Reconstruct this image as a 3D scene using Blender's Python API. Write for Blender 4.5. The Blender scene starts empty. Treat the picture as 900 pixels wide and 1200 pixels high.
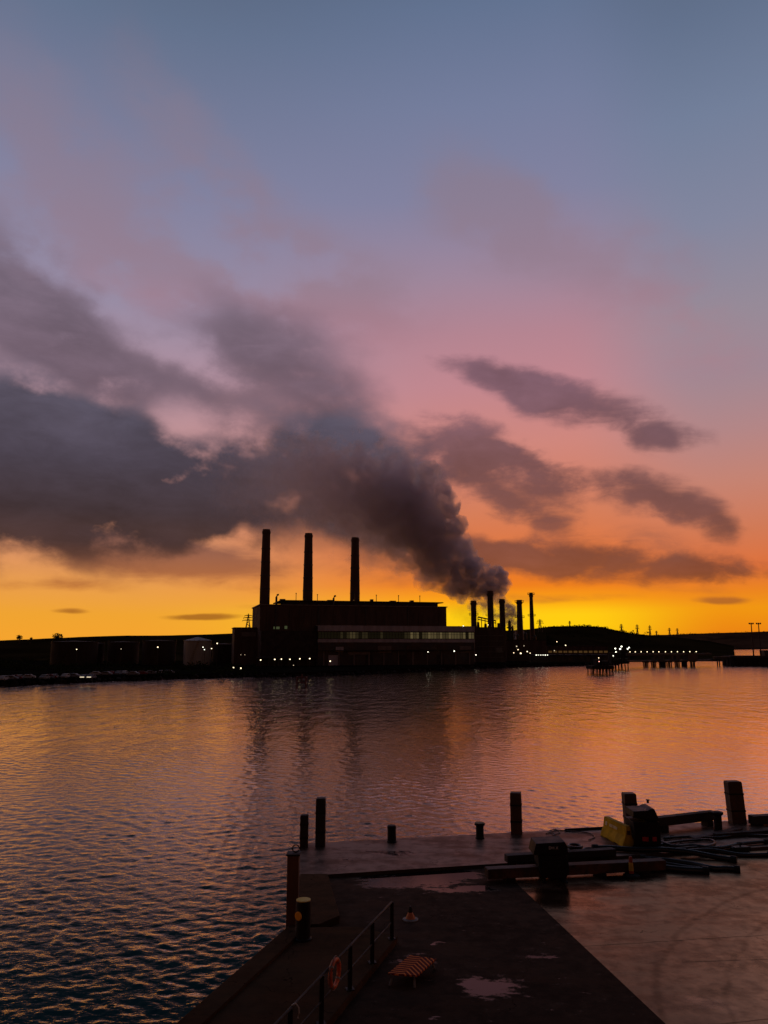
import bpy, bmesh, math, random
import numpy as np
from mathutils import Vector, Matrix, noise as mnoise

random.seed(11)
rng = np.random.default_rng(11)
S = bpy.context.scene
COL = S.collection
R = math.radians

# ------------------------------------------------------------------ camera
F = 900.0                     # focal length in units of the 900x1200 frame
PITCH = R(9.77)
CAMZ = 12.3                   # height of the lens above the water
DECK = 4.0                    # top of the quay above the water
cam_d = bpy.data.cameras.new('camera'); cam = bpy.data.objects.new('camera', cam_d); COL.objects.link(cam)
cam_d.sensor_fit = 'VERTICAL'; cam_d.sensor_height = 24.0; cam_d.lens = 24.0*F/1200.0
cam_d.clip_start = 0.1; cam_d.clip_end = 30000
cam.location = (0, 0, CAMZ); cam.rotation_euler = (math.pi/2+PITCH, 0, 0)
S.camera = cam

def ray(px, py):
    x = (px-450)/F; v = (600-py)/F
    return Vector((x, math.cos(PITCH)-v*math.sin(PITCH), math.sin(PITCH)+v*math.cos(PITCH)))
def at(px, py, z=DECK):
    """where the line of sight through a photo point meets the level z"""
    d = ray(px, py); t = (z-CAMZ)/d.z
    return Vector((d.x*t, d.y*t, z))
def far(px, py, Y):
    """the photo point at northing Y"""
    d = ray(px, py); t = Y/d.y
    return Vector((d.x*t, Y, CAMZ+d.z*t))
def skyang(px, py):
    d = ray(px, py).normalized()
    return math.degrees(math.atan2(d.x, d.y)), math.degrees(math.asin(d.z))

def lin(c):
    return tuple(((v/255)/12.92 if v/255 <= .04045 else ((v/255+.055)/1.055)**2.4) for v in c[:3])+(1.0,)

# ------------------------------------------------------------------ node helper
class NT:
    def __init__(s, nt): s.nt = nt; s.n = nt.nodes; s.l = nt.links
    def new(s, t, **kw):
        n = s.n.new(t)
        for k, v in kw.items(): setattr(n, k, v)
        return n
    def put(s, sock, v):
        if isinstance(v, bpy.types.NodeSocket): s.l.new(v, sock)
        elif v is not None: sock.default_value = v
    def math(s, op, a, b=None, c=None, clamp=False):
        n = s.new('ShaderNodeMath', operation=op, use_clamp=clamp)
        for i, v in enumerate((a, b, c)):
            if v is not None: s.put(n.inputs[i], v)
        return n.outputs[0]
    def mr(s, v, a, b, c=0.0, d=1.0, smooth=True):
        n = s.new('ShaderNodeMapRange', interpolation_type='SMOOTHSTEP' if smooth else 'LINEAR')
        for i, q in enumerate((v, a, b, c, d)): s.put(n.inputs[i], q)
        return n.outputs[0]
    def mix(s, f, a, b, mode='MIX'):
        n = s.new('ShaderNodeMix', data_type='RGBA', blend_type=mode)
        s.put(n.inputs[0], f); s.put(n.inputs[6], a); s.put(n.inputs[7], b)
        return n.outputs[2]
    def ramp(s, f, els, interp='LINEAR'):
        n = s.new('ShaderNodeValToRGB'); cr = n.color_ramp; cr.interpolation = interp
        while len(cr.elements) > 1: cr.elements.remove(cr.elements[-1])
        for i, (p, c) in enumerate(els):
            e = cr.elements[0] if i == 0 else cr.elements.new(p)
            e.position = p; e.color = c
        s.put(n.inputs[0], f); return n.outputs[0]
    def noise(s, vec, scale, detail=4, rough=.5, dist=0.0, color=False):
        n = s.new('ShaderNodeTexNoise'); s.put(n.inputs['Vector'], vec)
        n.inputs['Scale'].default_value = scale; n.inputs['Detail'].default_value = detail
        n.inputs['Roughness'].default_value = rough; n.inputs['Distortion'].default_value = dist
        return n.outputs[1 if color else 0]
    def mapping(s, vec, loc=(0,0,0), rot=(0,0,0), scale=(1,1,1), typ='POINT'):
        n = s.new('ShaderNodeMapping', vector_type=typ); s.put(n.inputs[0], vec)
        n.inputs[1].default_value = loc; n.inputs[2].default_value = rot; n.inputs[3].default_value = scale
        return n.outputs[0]
    def vm(s, op, a, b=None):
        n = s.new('ShaderNodeVectorMath', operation=op); s.put(n.inputs[0], a)
        if b is not None: s.put(n.inputs[3 if op == 'SCALE' else 1], b)
        return n.outputs[1 if op in ('LENGTH', 'DISTANCE', 'DOT_PRODUCT') else 0]
    def comb(s, x, y, z=0.0):
        n = s.new('ShaderNodeCombineXYZ')
        for i, v in enumerate((x, y, z)): s.put(n.inputs[i], v)
        return n.outputs[0]
    def sep(s, v):
        n = s.new('ShaderNodeSeparateXYZ'); s.put(n.inputs[0], v); return n.outputs
    def blob(s, vec, cx, cy, rx, ry, ang, strength):
        """soft rotated ellipse, 1 in the middle to 0 at its rim"""
        m = s.mapping(vec, (cx, cy, 0), (0, 0, ang), (rx, ry, 1), 'TEXTURE')
        return s.math('MULTIPLY', s.mr(s.vm('LENGTH', m), 0.1, 1.15, 1.0, 0.0), strength)

# ------------------------------------------------------------------ world: dawn sky with cloud
W = bpy.data.worlds.new('World'); S.world = W; W.use_nodes = True
W.cycles.sampling_method = 'MANUAL'; W.cycles.sample_map_resolution = 256
wn = NT(W.node_tree); wn.n.clear()
geo = wn.new('ShaderNodeTexCoord').outputs['Generated']
dx, dy, dz = wn.sep(geo)
AZ = wn.math('MULTIPLY', wn.math('ARCTAN2', dx, dy), 180/math.pi)
EL = wn.math('MULTIPLY', wn.math('ARCSINE', dz), 180/math.pi)
def el_ramp(px, rows):
    els = []
    for py, c in sorted(rows, key=lambda r: -r[0]):
        els.append((max(0, skyang(px, py)[1]/90.0), lin(c)))
    els += [(52/90, lin((60, 72, 94))), (64/90, lin((32, 38, 50))), (1.0, lin((18, 20, 26)))]
    return wn.ramp(wn.math('DIVIDE', EL, 90.0), els)
rL = el_ramp(100, [(0,(98,113,140)),(200,(128,130,160)),(350,(152,140,164)),(450,(180,145,158)),(520,(196,146,146)),(600,(206,138,110)),(650,(222,148,98)),(690,(234,158,72)),(720,(240,164,48)),(752,(246,164,44))])
rC = el_ramp(600, [(0,(98,114,144)),(120,(116,125,156)),(230,(130,130,160)),(320,(158,134,155)),(390,(180,132,145)),(450,(193,134,142)),(520,(207,134,124)),(600,(212,124,88)),(650,(222,116,58)),(685,(236,124,28)),(703,(250,160,16)),(718,(255,204,16)),(735,(255,206,10)),(752,(255,190,10))])
rR = el_ramp(880, [(0,(98,113,140)),(120,(114,127,154)),(250,(130,134,158)),(360,(150,138,152)),(430,(158,135,147)),(500,(178,133,134)),(560,(196,130,114)),(620,(208,120,84)),(665,(222,112,56)),(690,(234,130,30)),(712,(240,150,14)),(735,(236,136,14)),(752,(230,125,16))])
a1, _ = skyang(150, 720); a2, _ = skyang(570, 720); a3, _ = skyang(670, 720); a4, _ = skyang(860, 720)
base = wn.mix(wn.mr(AZ, a1, a2), rL, rC)
base = wn.mix(wn.mr(AZ, a3, a4), base, rR)

# sky coordinates in degrees, pushed about a little so that no outline is smooth
sv = wn.comb(AZ, EL)
n1 = wn.noise(wn.mapping(sv, rot=(0,0,R(14)), scale=(.085,.13,1)), 1.0, 3, .5, color=True)
off = wn.vm('SCALE', wn.vm('SUBTRACT', n1, (.5,.5,.5)), 4.2)
n5 = wn.noise(wn.mapping(sv, rot=(0,0,R(20)), scale=(.30,.42,1)), 1.0, 5, .6, color=True)
svd = wn.vm('ADD', wn.vm('ADD', sv, off), wn.vm('SCALE', wn.vm('SUBTRACT', n5, (.5,.5,.5)), 1.1))
wisp = wn.noise(wn.mapping(sv, loc=(3,1,0), rot=(0,0,R(22)), scale=(.22,.75,1)), 1.0, 8, .64, .8)
fw = wn.math('SUBTRACT', wisp, .5)
fine = wn.noise(wn.mapping(sv, rot=(0,0,R(16)), scale=(.22,.42,1)), 1.0, 8, .58, .25)
fine2 = wn.noise(wn.mapping(sv, loc=(7,3,2), rot=(0,0,R(20)), scale=(.06,.11,1)), 1.0, 5, .5, .4)

def cloud(vec, rows):
    tot = None
    for px, py, rx, ry, ang, st in rows:
        cx, cy = skyang(px, py)
        sx = (skyang(px+10, py)[0]-skyang(px-10, py)[0])/20; sy = (skyang(px, py-10)[1]-skyang(px, py+10)[1])/20
        b = wn.blob(vec, cx, cy, rx*sx, ry*sy, -R(ang), st)
        tot = b if tot is None else wn.math('ADD', tot, b)
    return tot
#SKYROWS
thin_rows = [(170,90,110,60,38,.6),(30,90,160,120,20,.65),(100,230,260,130,14,.85),(330,290,190,90,24,.95),(560,240,120,80,32,1.15),(690,300,190,80,20,1.0),
             (400,340,160,80,10,.7),(800,390,180,60,20,.5),(250,170,150,70,30,.55),(200,320,240,80,10,.5)]
bank_rows = [(-20,560,300,120,0,1.2),(120,560,260,100,8,1.1),(250,572,280,92,4,1.4),(400,565,160,92,22,1.4),(470,590,100,95,38,1.2),(-20,630,260,70,-4,.9),(180,630,180,56,0,.5),(80,660,260,44,0,.40),(300,655,120,36,4,.30),
             (40,480,180,80,14,1.0),(385,505,90,60,20,.7),(-200,540,300,160,0,1.2),(216,492,50,34,30,-.7)]
upper_rows = [(20,340,200,90,26,1.1),(110,410,220,80,26,1.0),(310,385,170,70,14,1.0),(320,450,150,80,16,1.0),(200,480,200,80,10,.6),(405,470,70,60,10,.6),(-150,420,250,150,0,1.0),(216,492,52,36,30,-.8),(190,325,80,40,20,-.3)]
right_rows = [(690,476,205,42,18,1.1),(590,440,110,34,14,.7),(790,508,120,30,18,.28),(725,572,210,46,21,1.1),(585,562,110,70,24,.9),(520,535,90,60,10,.8),(640,612,110,32,20,.5),(835,602,120,30,14,.6),
              (690,663,240,30,6,1.2),(590,648,110,30,6,.7),(885,668,130,34,5,1.05),(980,600,140,50,12,.6)]
low_rows = [(120,640,200,36,2,.6),(260,660,110,30,4,.5),(60,690,120,12,0,.5),(330,712,90,7,0,.45),(660,700,160,9,2,.35),(800,690,120,12,4,.4),(760,640,160,40,14,.35),(520,660,120,40,0,.35),(845,703,50,7,0,1.0),(235,722,62,6,0,1.2),(80,718,34,5,0,.9),(210,652,170,44,4,.75),(100,676,140,26,0,.35),(420,672,90,30,6,.4),(300,690,90,12,0,.4)]
thin = cloud(svd, thin_rows); bank = cloud(svd, bank_rows); upper = cloud(svd, upper_rows); right = cloud(svd, right_rows); low = cloud(wn.vm('ADD', sv, wn.vm('SCALE', wn.vm('SUBTRACT', n1, (.5,.5,.5)), 1.6)), low_rows)

fn = wn.math('SUBTRACT', fine, .5); fn2 = wn.math('SUBTRACT', fine2, .5)
def dens(b, amp, lo, hi, mx, wk=.8):
    g = wn.math('MULTIPLY', wn.mr(b, 0.0, .35), amp)
    q = wn.math('MULTIPLY_ADD', fn, g, b); q = wn.math('MULTIPLY_ADD', fn2, wn.math('MULTIPLY', g, 1.1), q); q = wn.math('MULTIPLY_ADD', fw, wn.math('MULTIPLY', g, wk), q)
    return wn.math('MULTIPLY', wn.mr(q, lo, hi), mx)
elr = wn.math('DIVIDE', EL, 60.0)
def er(py): return skyang(300, py)[1]/60.0
bank_col = wn.ramp(elr, [(er(672),lin((112,70,54))),(er(642),lin((70,50,50))),(er(605),lin((56,48,57))),(er(550),lin((63,59,73))),(er(480),lin((84,79,95))),(er(400),lin((104,94,110))),(er(320),lin((124,112,128)))])
right_col = wn.ramp(elr, [(er(690),lin((112,62,42))),(er(660),lin((104,64,56))),(er(600),lin((96,64,66))),(er(540),lin((92,66,74))),(er(460),lin((104,78,92)))])
upper_col = wn.ramp(elr, [(er(560),lin((92,74,84))),(er(450),lin((100,84,98))),(er(380),lin((106,90,104))),(er(280),lin((120,104,120)))])
thin_col = wn.ramp(elr, [(er(420),lin((178,122,132))),(er(330),lin((150,124,140))),(er(250),lin((142,124,142))),(er(130),lin((130,122,143))),(er(20),lin((104,108,132)))])
low_col = wn.ramp(elr, [(er(725),lin((158,96,30))),(er(700),lin((176,98,44))),(er(640),lin((128,84,76)))])
shade = wn.math('MULTIPLY_ADD', fn2, .9, 1.0)
shade = wn.math('MULTIPLY_ADD', fn, .9, shade); shade = wn.math('MULTIPLY_ADD', fw, .6, shade)
sky = wn.mix(dens(thin, .50, -.08, 1.30, .78), base, thin_col)
sky = wn.mix(dens(low, .8, .15, .95, .85), sky, low_col)
sky = wn.mix(dens(right, 1.25, .12, 1.15, .84), sky, wn.vm('SCALE', right_col, shade))
sky = wn.mix(dens(upper, .7, -.02, 1.5, .86, .45), sky, wn.vm('SCALE', upper_col, shade))
sky = wn.mix(dens(bank, .62, -.02, 1.45, .97, .35), sky, wn.vm('SCALE', bank_col, shade))
# away from the dawn the sky is still night-dark
sky = wn.mix(wn.mr(wn.math('ABSOLUTE', AZ), 36.0, 110.0), sky, wn.vm('MULTIPLY', sky, (.18, .140, .120)))
sun_az, sun_el = skyang(590, 738)[0], 0.6
nish = wn.new('ShaderNodeTexSky', sky_type='NISHITA', sun_disc=False)
nish.sun_elevation = R(sun_el); nish.sun_rotation = R(sun_az); nish.air_density = 1.5; nish.dust_density = 2.0
sky = wn.vm('ADD', sky, wn.vm('SCALE', nish.outputs[0], 0.004))
bg = wn.new('ShaderNodeBackground'); wn.put(bg.inputs[0], sky); bg.inputs[1].default_value = 1.0
wn.l.new(bg.outputs[0], wn.new('ShaderNodeOutputWorld').inputs[0])

# the sun is just about to clear the hill behind the refinery
sd = bpy.data.lights.new('sun', 'SUN'); sd.energy = 0.25; sd.angle = R(1.5); sd.color = (1.0, .52, .18)
so = bpy.data.objects.new('sun', sd); COL.objects.link(so)
so.rotation_euler = (R(90-sun_el), 0, math.pi-R(sun_az))   # light travels from the sun to the camera

S.view_settings.view_transform = 'Standard'; S.view_settings.look = 'None'
S.view_settings.exposure = 0; S.view_settings.gamma = 1; S.view_settings.use_curve_mapping = False
S.cycles.max_bounces = 6; S.cycles.volume_bounces = 2; S.cycles.use_denoising = True
S.cycles.sample_clamp_indirect = 4.0; S.cycles.caustics_reflective = False; S.cycles.caustics_refractive = False
# ------------------------------------------------------------------ object helpers
def tag(o, label=None, cat=None, group=None, kind=None):
    for k, v in (('label', label), ('category', cat), ('group', group), ('kind', kind)):
        if v: o[k] = v
    return o
class MB:
    """collects boxes, tubes, prisms ... and links them as ONE mesh object"""
    def __init__(s): s.bm = bmesh.new()
    def box(s, c, d, rz=0, rx=0, ry=0, taper=1.0):
        m = Matrix.Translation(c) @ Matrix.Rotation(rz, 4, 'Z') @ Matrix.Rotation(ry, 4, 'Y') @ Matrix.Rotation(rx, 4, 'X')
        v = []
        for k in (-1, 1):
            f = taper if k > 0 else 1.0
            for i, j in ((-1,-1),(1,-1),(1,1),(-1,1)):
                v.append(s.bm.verts.new(m @ Vector((i*d[0]/2*f, j*d[1]/2*f, k*d[2]/2))))
        for q in ((3,2,1,0),(4,5,6,7),(0,1,5,4),(1,2,6,5),(2,3,7,6),(3,0,4,7)): s.bm.faces.new([v[i] for i in q])
        return s
    def tube(s, pts, r, n=8, cap=True):
        pts = [Vector(p) for p in pts]; rings = []
        rr = r if isinstance(r, (list, tuple)) else [r]*len(pts)
        up0 = Vector((0.13, 0.21, 1)).normalized()
        for i, p in enumerate(pts):
            t = (pts[min(i+1, len(pts)-1)]-pts[max(i-1, 0)]).normalized()
            u = t.cross(up0 if abs(t.dot(up0)) < .95 else Vector((1, 0, 0))).normalized(); w = t.cross(u).normalized()
            rings.append([s.bm.verts.new(p+(u*math.cos(a)+w*math.sin(a))*rr[i]) for a in (2*math.pi*k/n for k in range(n))])
        for a, b in zip(rings, rings[1:]):
            for k in range(n): s.bm.faces.new((a[k], a[(k+1) % n], b[(k+1) % n], b[k]))
        if cap:
            s.bm.faces.new(rings[0][::-1]); s.bm.faces.new(rings[-1])
        return s
    def lathe(s, c, prof, n=20, m=None):
        """prof: (radius, z) pairs, about the vertical through c"""
        c = Vector(c); rings = []
        for r, z in prof:
            ring = []
            for k in range(n):
                a = 2*math.pi*k/n; p = Vector((r*math.cos(a), r*math.sin(a), z))
                ring.append(s.bm.verts.new(c+(m @ p if m else p)))
            rings.append(ring)
        for a, b in zip(rings, rings[1:]):
            for k in range(n): s.bm.faces.new((a[k], a[(k+1) % n], b[(k+1) % n], b[k]))
        s.bm.faces.new(rings[0][::-1]); s.bm.faces.new(rings[-1]); return s
    def prism(s, poly, z0, z1, bottom=True):
        lo = [s.bm.verts.new((p[0], p[1], z0)) for p in poly]; hi = [s.bm.verts.new((p[0], p[1], z1)) for p in poly]
        n = len(poly)
        for k in range(n): s.bm.faces.new((lo[k], lo[(k+1) % n], hi[(k+1) % n], hi[k]))
        s.bm.faces.new(hi)
        if bottom: s.bm.faces.new(lo[::-1])
        return s
    def loft(s, secs, cap=True):
        rings = [[s.bm.verts.new(p) for p in q] for q in secs]; n = len(rings[0])
        for a, b in zip(rings, rings[1:]):
            for k in range(n): s.bm.faces.new((a[k], a[(k+1) % n], b[(k+1) % n], b[k]))
        if cap: s.bm.faces.new(rings[0][::-1]); s.bm.faces.new(rings[-1])
        return s
    def sheet(s, poly, z=None):
        f = s.bm.faces.new([s.bm.verts.new((p[0], p[1], p[2] if z is None else z)) for p in poly])
        return s
    def build(s, name, mat, parent=None, smooth=False, bevel=0.0, loc=None):
        bmesh.ops.recalc_face_normals(s.bm, faces=s.bm.faces)
        if bevel:
            bmesh.ops.bevel(s.bm, geom=[e for e in s.bm.edges if len(e.link_faces) == 2 and e.calc_face_angle(0) > .5], offset=bevel, segments=2, affect='EDGES', profile=.6)
        me = bpy.data.meshes.new(name)
        if loc is not None and parent is None: bmesh.ops.translate(s.bm, verts=s.bm.verts, vec=-Vector(loc))
        s.bm.to_mesh(me); s.bm.free()
        me.materials.append(mat)
        if smooth:
            for p in me.polygons: p.use_smooth = True
        o = bpy.data.objects.new(name, me); COL.objects.link(o)
        if parent is not None: o.parent = parent
        elif loc is not None: o.location = loc
        return o
def empty(name, loc=(0,0,0), rz=0):
    o = bpy.data.objects.new(name, None); COL.objects.link(o); o.location = loc; o.rotation_euler.z = rz; o.empty_display_size = .2
    return o
def copy_tree(o, loc=None, rz=None, parent=None):
    c = o.copy(); COL.objects.link(c)
    if parent is not None: c.parent = parent
    if loc is not None: c.location = loc
    if rz is not None: c.rotation_euler.z = rz
    for ch in list(o.children): copy_tree(ch, parent=c)
    return c

# ------------------------------------------------------------------ materials
def material(name):
    m = bpy.data.materials.new(name); m.use_nodes = True
    t = NT(m.node_tree); p = t.n['Principled BSDF']; return m, t, p
MATS = {}
def rough_mat(name, col, rough=.7, var=.35, scale=3.0, bump=.15, metal=0.0, spec=.5, rust=None, streak=False, coat=0.0):
    """painted, rusty or weathered surface: base colour broken up by dirt, roughness and a fine bump"""
    if name in MATS: return MATS[name]
    m, t, p = material(name)
    oc = t.new('ShaderNodeTexCoord').outputs['Object']
    v = t.mapping(oc, scale=(1,1,.25)) if streak else oc
    n = t.noise(v, scale, 7, .62, .3); n2 = t.noise(oc, scale*.31, 4, .6)
    a = lin(col) if max(col) > 1 else tuple(col)+(1,)
    dark = tuple(c*(1-var) for c in a[:3])+(1,); lite = tuple(min(1, c*(1+var)) for c in a[:3])+(1,)
    c = t.mix(t.mr(n, .3, .7), dark, lite)
    if rust: c = t.mix(t.mr(t.math('MULTIPLY_ADD', n, .5, t.math('MULTIPLY', n2, .6)), .53, .66), c, tuple(rust)+(1,))
    t.put(p.inputs['Base Color'], c)
    t.put(p.inputs['Roughness'], t.mr(n2, .3, .7, max(0.05, rough-.15), min(1, rough+.12)))
    p.inputs['Metallic'].default_value = metal; p.inputs['Specular IOR Level'].default_value = spec
    p.inputs['Coat Weight'].default_value = coat
    if bump:
        b = t.new('ShaderNodeBump'); b.inputs['Strength'].default_value = bump; b.inputs['Distance'].default_value = .02
        t.put(b.inputs['Height'], t.noise(oc, scale*6, 5, .6)); t.l.new(b.outputs[0], p.inputs['Normal'])
    MATS[name] = m; return m
def glow_mat(name, col, strength):
    if name in MATS: return MATS[name]
    m, t, p = material(name); t.n.remove(p)
    e = t.new('ShaderNodeEmission'); e.inputs[0].default_value = tuple(col)+(1,); e.inputs[1].default_value = strength
    t.l.new(e.outputs[0], t.n['Material Output'].inputs[0]); MATS[name] = m; return m

# ------------------------------------------------------------------ water: one sheet of real waves
def build_water():
    # rows laid out so that the mesh gets coarser with distance; beyond 260 m it is carried to the horizon
    d = [7.0]
    while d[-1] < 330: d.append(d[-1]+max(.055, d[-1]*.0032*max(1.0, d[-1]/90)))
    while d[-1] < 9000: d.append(d[-1]*1.22)
    d = np.array(d); nx = 560
    a = np.linspace(-1, 1, nx); half = R(33)
    ang = a*half
    X = np.outer(d, np.tan(ang)); Y = np.outer(d, np.ones(nx))
    X[:, 0] -= 3000; X[:, -1] += 3000
    Z = np.zeros_like(X)
    cell = np.maximum(np.gradient(d)[:, None], (d*2*math.tan(half)/nx)[:, None])
    main = R(252)                       # the breeze blows across the harbour towards the quay
    for i in range(150):
        L = .17*(2.2/.17)**rng.random()
        th = main+rng.normal(0, .75)
        k = 2*math.pi/L
        steep = .0078*(1.0 if L < .7 else (.7/L)**.9)
        A = steep*L/ (2*math.pi)*2.0*(.6+.8*rng.random())
        fade = np.clip((L/cell-2.2)/2.2, 0, 1)
        ph = k*(X*math.cos(th)+Y*math.sin(th))+rng.random()*6.283
        # steep faces lean the way the wave runs, long backs behind them
        Z -= A*fade*(np.sin(ph)+.34*np.sin(2*ph)+.12*np.sin(3*ph))
    gust = .85+.34*np.sin(X*.043+Y*.017+1)*np.sin(Y*.031-X*.012)+.22*np.sin(X*.11-Y*.07)*np.sin(Y*.13+X*.05)+.16*np.sin(X*.29+Y*.11)*np.sin(Y*.21-X*.17)
    Z *= np.clip(gust, .4, 1.4)
    Z[d > 500] = 0
    nv = X.size; r, c = X.shape
    me = bpy.data.meshes.new('water')
    idx = np.arange(nv).reshape(r, c)
    faces = np.stack([idx[:-1, :-1], idx[:-1, 1:], idx[1:, 1:], idx[1:, :-1]], -1).reshape(-1)
    me.vertices.add(nv); me.vertices.foreach_set('co', np.stack([X, Y, Z], -1).reshape(-1).astype(np.float32))
    nf = (r-1)*(c-1)
    me.loops.add(nf*4); me.loops.foreach_set('vertex_index', faces.astype(np.int32))
    me.polygons.add(nf); me.polygons.foreach_set('loop_start', np.arange(0, nf*4, 4, dtype=np.int32))
    me.polygons.foreach_set('use_smooth', np.ones(nf, dtype=bool))
    me.update(); me.validate()
    o = bpy.data.objects.new('water', me); COL.objects.link(o); tag(o, kind='structure')
    m, t, p = material('harbour_water')
    g = t.new('ShaderNodeNewGeometry').outputs['Position']
    t.n.remove(p)
    dist = t.vm('LENGTH', g)
    rough = t.mr(dist, 30, 300, .04, .11, smooth=False)
    n1 = t.noise(t.mapping(g, rot=(0,0,R(-18)), scale=(1.0,1.9,1)), 1.15, 4, .55, .4)
    n2 = t.noise(t.mapping(g, rot=(0,0,R(12)), scale=(1.0,1.7,1)), 4.5, 3, .5, .3)
    n3 = t.noise(t.mapping(g, rot=(0,0,R(-10)), scale=(.10,.42,1)), 1.0, 3, .6, .3)
    h = t.math('MULTIPLY_ADD', n2, t.mr(dist, 20, 140, .020, .0), t.math('MULTIPLY', n1, t.mr(dist, 40, 250, .026, .026)))
    h = t.math('MULTIPLY_ADD', n3, t.mr(dist, 60, 260, .0, .07), h)
    n4 = t.noise(t.mapping(g, rot=(0,0,R(-8)), scale=(.30,.13,1)), 1.0, 4, .62, .3)
    h = t.math('MULTIPLY_ADD', n4, t.mr(dist, 50, 220, .02, .58), h)
    b = t.new('ShaderNodeBump'); b.inputs['Strength'].default_value = 1.0; b.inputs['Distance'].default_value = 1.0
    t.put(b.inputs['Height'], h)
    body = t.new('ShaderNodeBsdfDiffuse'); body.inputs[0].default_value = (.008, .060, .066, 1)
    glo = t.new('ShaderNodeBsdfGlossy'); glo.distribution = 'GGX'; t.put(glo.inputs['Roughness'], rough); glo.inputs[0].default_value = (1.0,.92,.84,1)
    fr = t.new('ShaderNodeFresnel'); fr.inputs[0].default_value = 1.34
    for q in (glo.inputs['Normal'], fr.inputs['Normal']): t.l.new(b.outputs[0], q)
    fac = t.math('ADD', t.mr(fr.outputs[0], .12, .30, 0.0, .96), t.math('MULTIPLY', fr.outputs[0], .06))
    mx = t.new('ShaderNodeMixShader'); t.put(mx.inputs[0], fac); t.l.new(body.outputs[0], mx.inputs[1]); t.l.new(glo.outputs[0], mx.inputs[2])
    t.l.new(mx.outputs[0], t.n['Material Output'].inputs[0])
    me.materials.append(m)
    print('water', nv)
build_water()
# ------------------------------------------------------------------ far shore
SH = 1.6                                   # level of the far quays
M_land = rough_mat('dark_ground', (.014,.011,.008), .95, .5, .02, .3, spec=.0)
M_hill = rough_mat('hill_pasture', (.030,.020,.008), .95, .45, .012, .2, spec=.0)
M_stone = rough_mat('shore_stone', (.035,.028,.024), .9, .4, .4, .3, spec=.05)
M_brick = rough_mat('dark_brick', (.09,.062,.050), .85, .25, .35, .1, spec=.15, streak=True)
M_conc = rough_mat('stained_concrete', (.16,.14,.13), .8, .25, .3, .1, streak=True)
M_clad = rough_mat('grey_cladding', (.38,.38,.44), .6, .2, .4, .05, streak=True)
M_dark = rough_mat('black_steel', (.03,.03,.032), .5, .3, 1.0, .1)
M_rust = rough_mat('rusty_steel', (.05,.03,.024), .7, .4, 1.0, .2, rust=(.11,.04,.018))
M_tank = rough_mat('tank_paint', (.05,.038,.030), .8, .2, .2, .05, spec=.1, streak=True)
M_tankw = rough_mat('white_tank_paint', (.30,.29,.26), .6, .12, .2, .05, streak=True)
M_roof = rough_mat('roofing_felt', (.05,.042,.038), .85, .3, .4, .1, spec=.1)
M_timber = rough_mat('tarred_timber', (.030,.022,.018), .8, .4, 1.2, .3, spec=.15, streak=True)
M_leaf = rough_mat('dark_leaves', (.03,.040,.016), .9, .5, .6, 0, spec=.0)
M_bark = rough_mat('bark', (.06,.045,.03), .9, .3, 2, .3)
M_glass = rough_mat('dark_glass', (.02,.022,.025), .12, .2, .5, 0)
G_lamp = glow_mat('lamp_glow', (1.0, .80, .48), 3.4)
G_white = glow_mat('cool_lamp_glow', (1.0, .98, .78), 3.6)
G_red = glow_mat('red_lamp_glow', (1.0, .10, .06), 14.0)
G_small = glow_mat('small_lamp_glow', (1.0, .82, .55), 1.0)

shore_px = [(-140,810),(-60,806.5),(0,803.6),(60,801),(150,797.2),(230,795),(272,793.6),(300,793.2),(345,793),(420,790.4),(480,787.6),(555,783.4),(620,781.6),(690,780),(722,779.2)]
shore = [at(x, y, 0) for x, y in shore_px]
inner = [far(760, 760, 900), far(780, 760, 1500), far(1000, 760, 2600)]
back = [Vector((3500, 6000, 0)), Vector((-3500, 6000, 0)), Vector((-900, shore[0].y, 0))]
MB().prism([(p.x, p.y) for p in shore+inner+back], -3, SH).build('shore_ground', M_land)['kind'] = 'structure'
# rubble bank along the waterline
b = MB()
for p, q in zip(shore, shore[1:]):
    L = (q-p).length; n = int(L/1.6)
    for i in range(n):
        c = p.lerp(q, (i+random.random())/n); s = random.uniform(.7, 1.7)
        b.box((c.x, c.y-random.uniform(.2, 1.4), random.uniform(-.2, .7)), (s*1.3, s, s*.9), random.random()*3, random.random(), random.random(), .7)
tag(b.build('rubble_bank', M_stone), kind='stuff')

def ridge(name, rows, Y, front, backd, rough, mat, base=SH, n=220):
    """a hill: skyline through photo points at distance Y, falling towards us and away"""
    rows = sorted(rows); pts = [far(x, y, Y) for x, y in rows]
    xs = np.array([p.x for p in pts]); zs = np.array([p.z for p in pts])
    X = np.linspace(xs[0], xs[-1], n); top = np.interp(X, xs, zs)
    prof = [(-front, 0.0), (-front*.75, .10), (-front*.5, .34), (-front*.28, .66), (-front*.12, .90), (0, 1.0), (backd*.3, .8), (backd, 0)]
    me = bmesh.new(); grid = []
    for j, (dy, f) in enumerate(prof):
        row = []
        for i in range(n):
            x = X[i]*(1+dy/Y)
            nz = (mnoise.fractal(Vector((x*.012, (Y+dy)*.012, 3)), 1, 2, 5))*rough*(0.25 if j == 5 else 1.0)*(f > 0)
            row.append(me.verts.new((x, Y+dy, base-.6+(top[i]-base+.6)*f+nz)))
        grid.append(row)
    for a, c in zip(grid, grid[1:]):
        for i in range(n-1): me.faces.new((a[i], a[i+1], c[i+1], c[i]))
    m = bpy.data.meshes.new(name); me.to_mesh(m); me.free(); m.materials.append(mat)
    for p in m.polygons: p.use_smooth = True
    o = bpy.data.objects.new(name, m); COL.objects.link(o); tag(o, kind='structure'); return o
ridge('left_hill', [(-160,752),(-60,751),(0,750.5),(40,749),(90,746.5),(150,745),(200,744.5),(260,742.5),(300,741),(400,739),(500,738),(560,739),(640,741)], 800, 300, 500, 3.0, M_hill)
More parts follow.
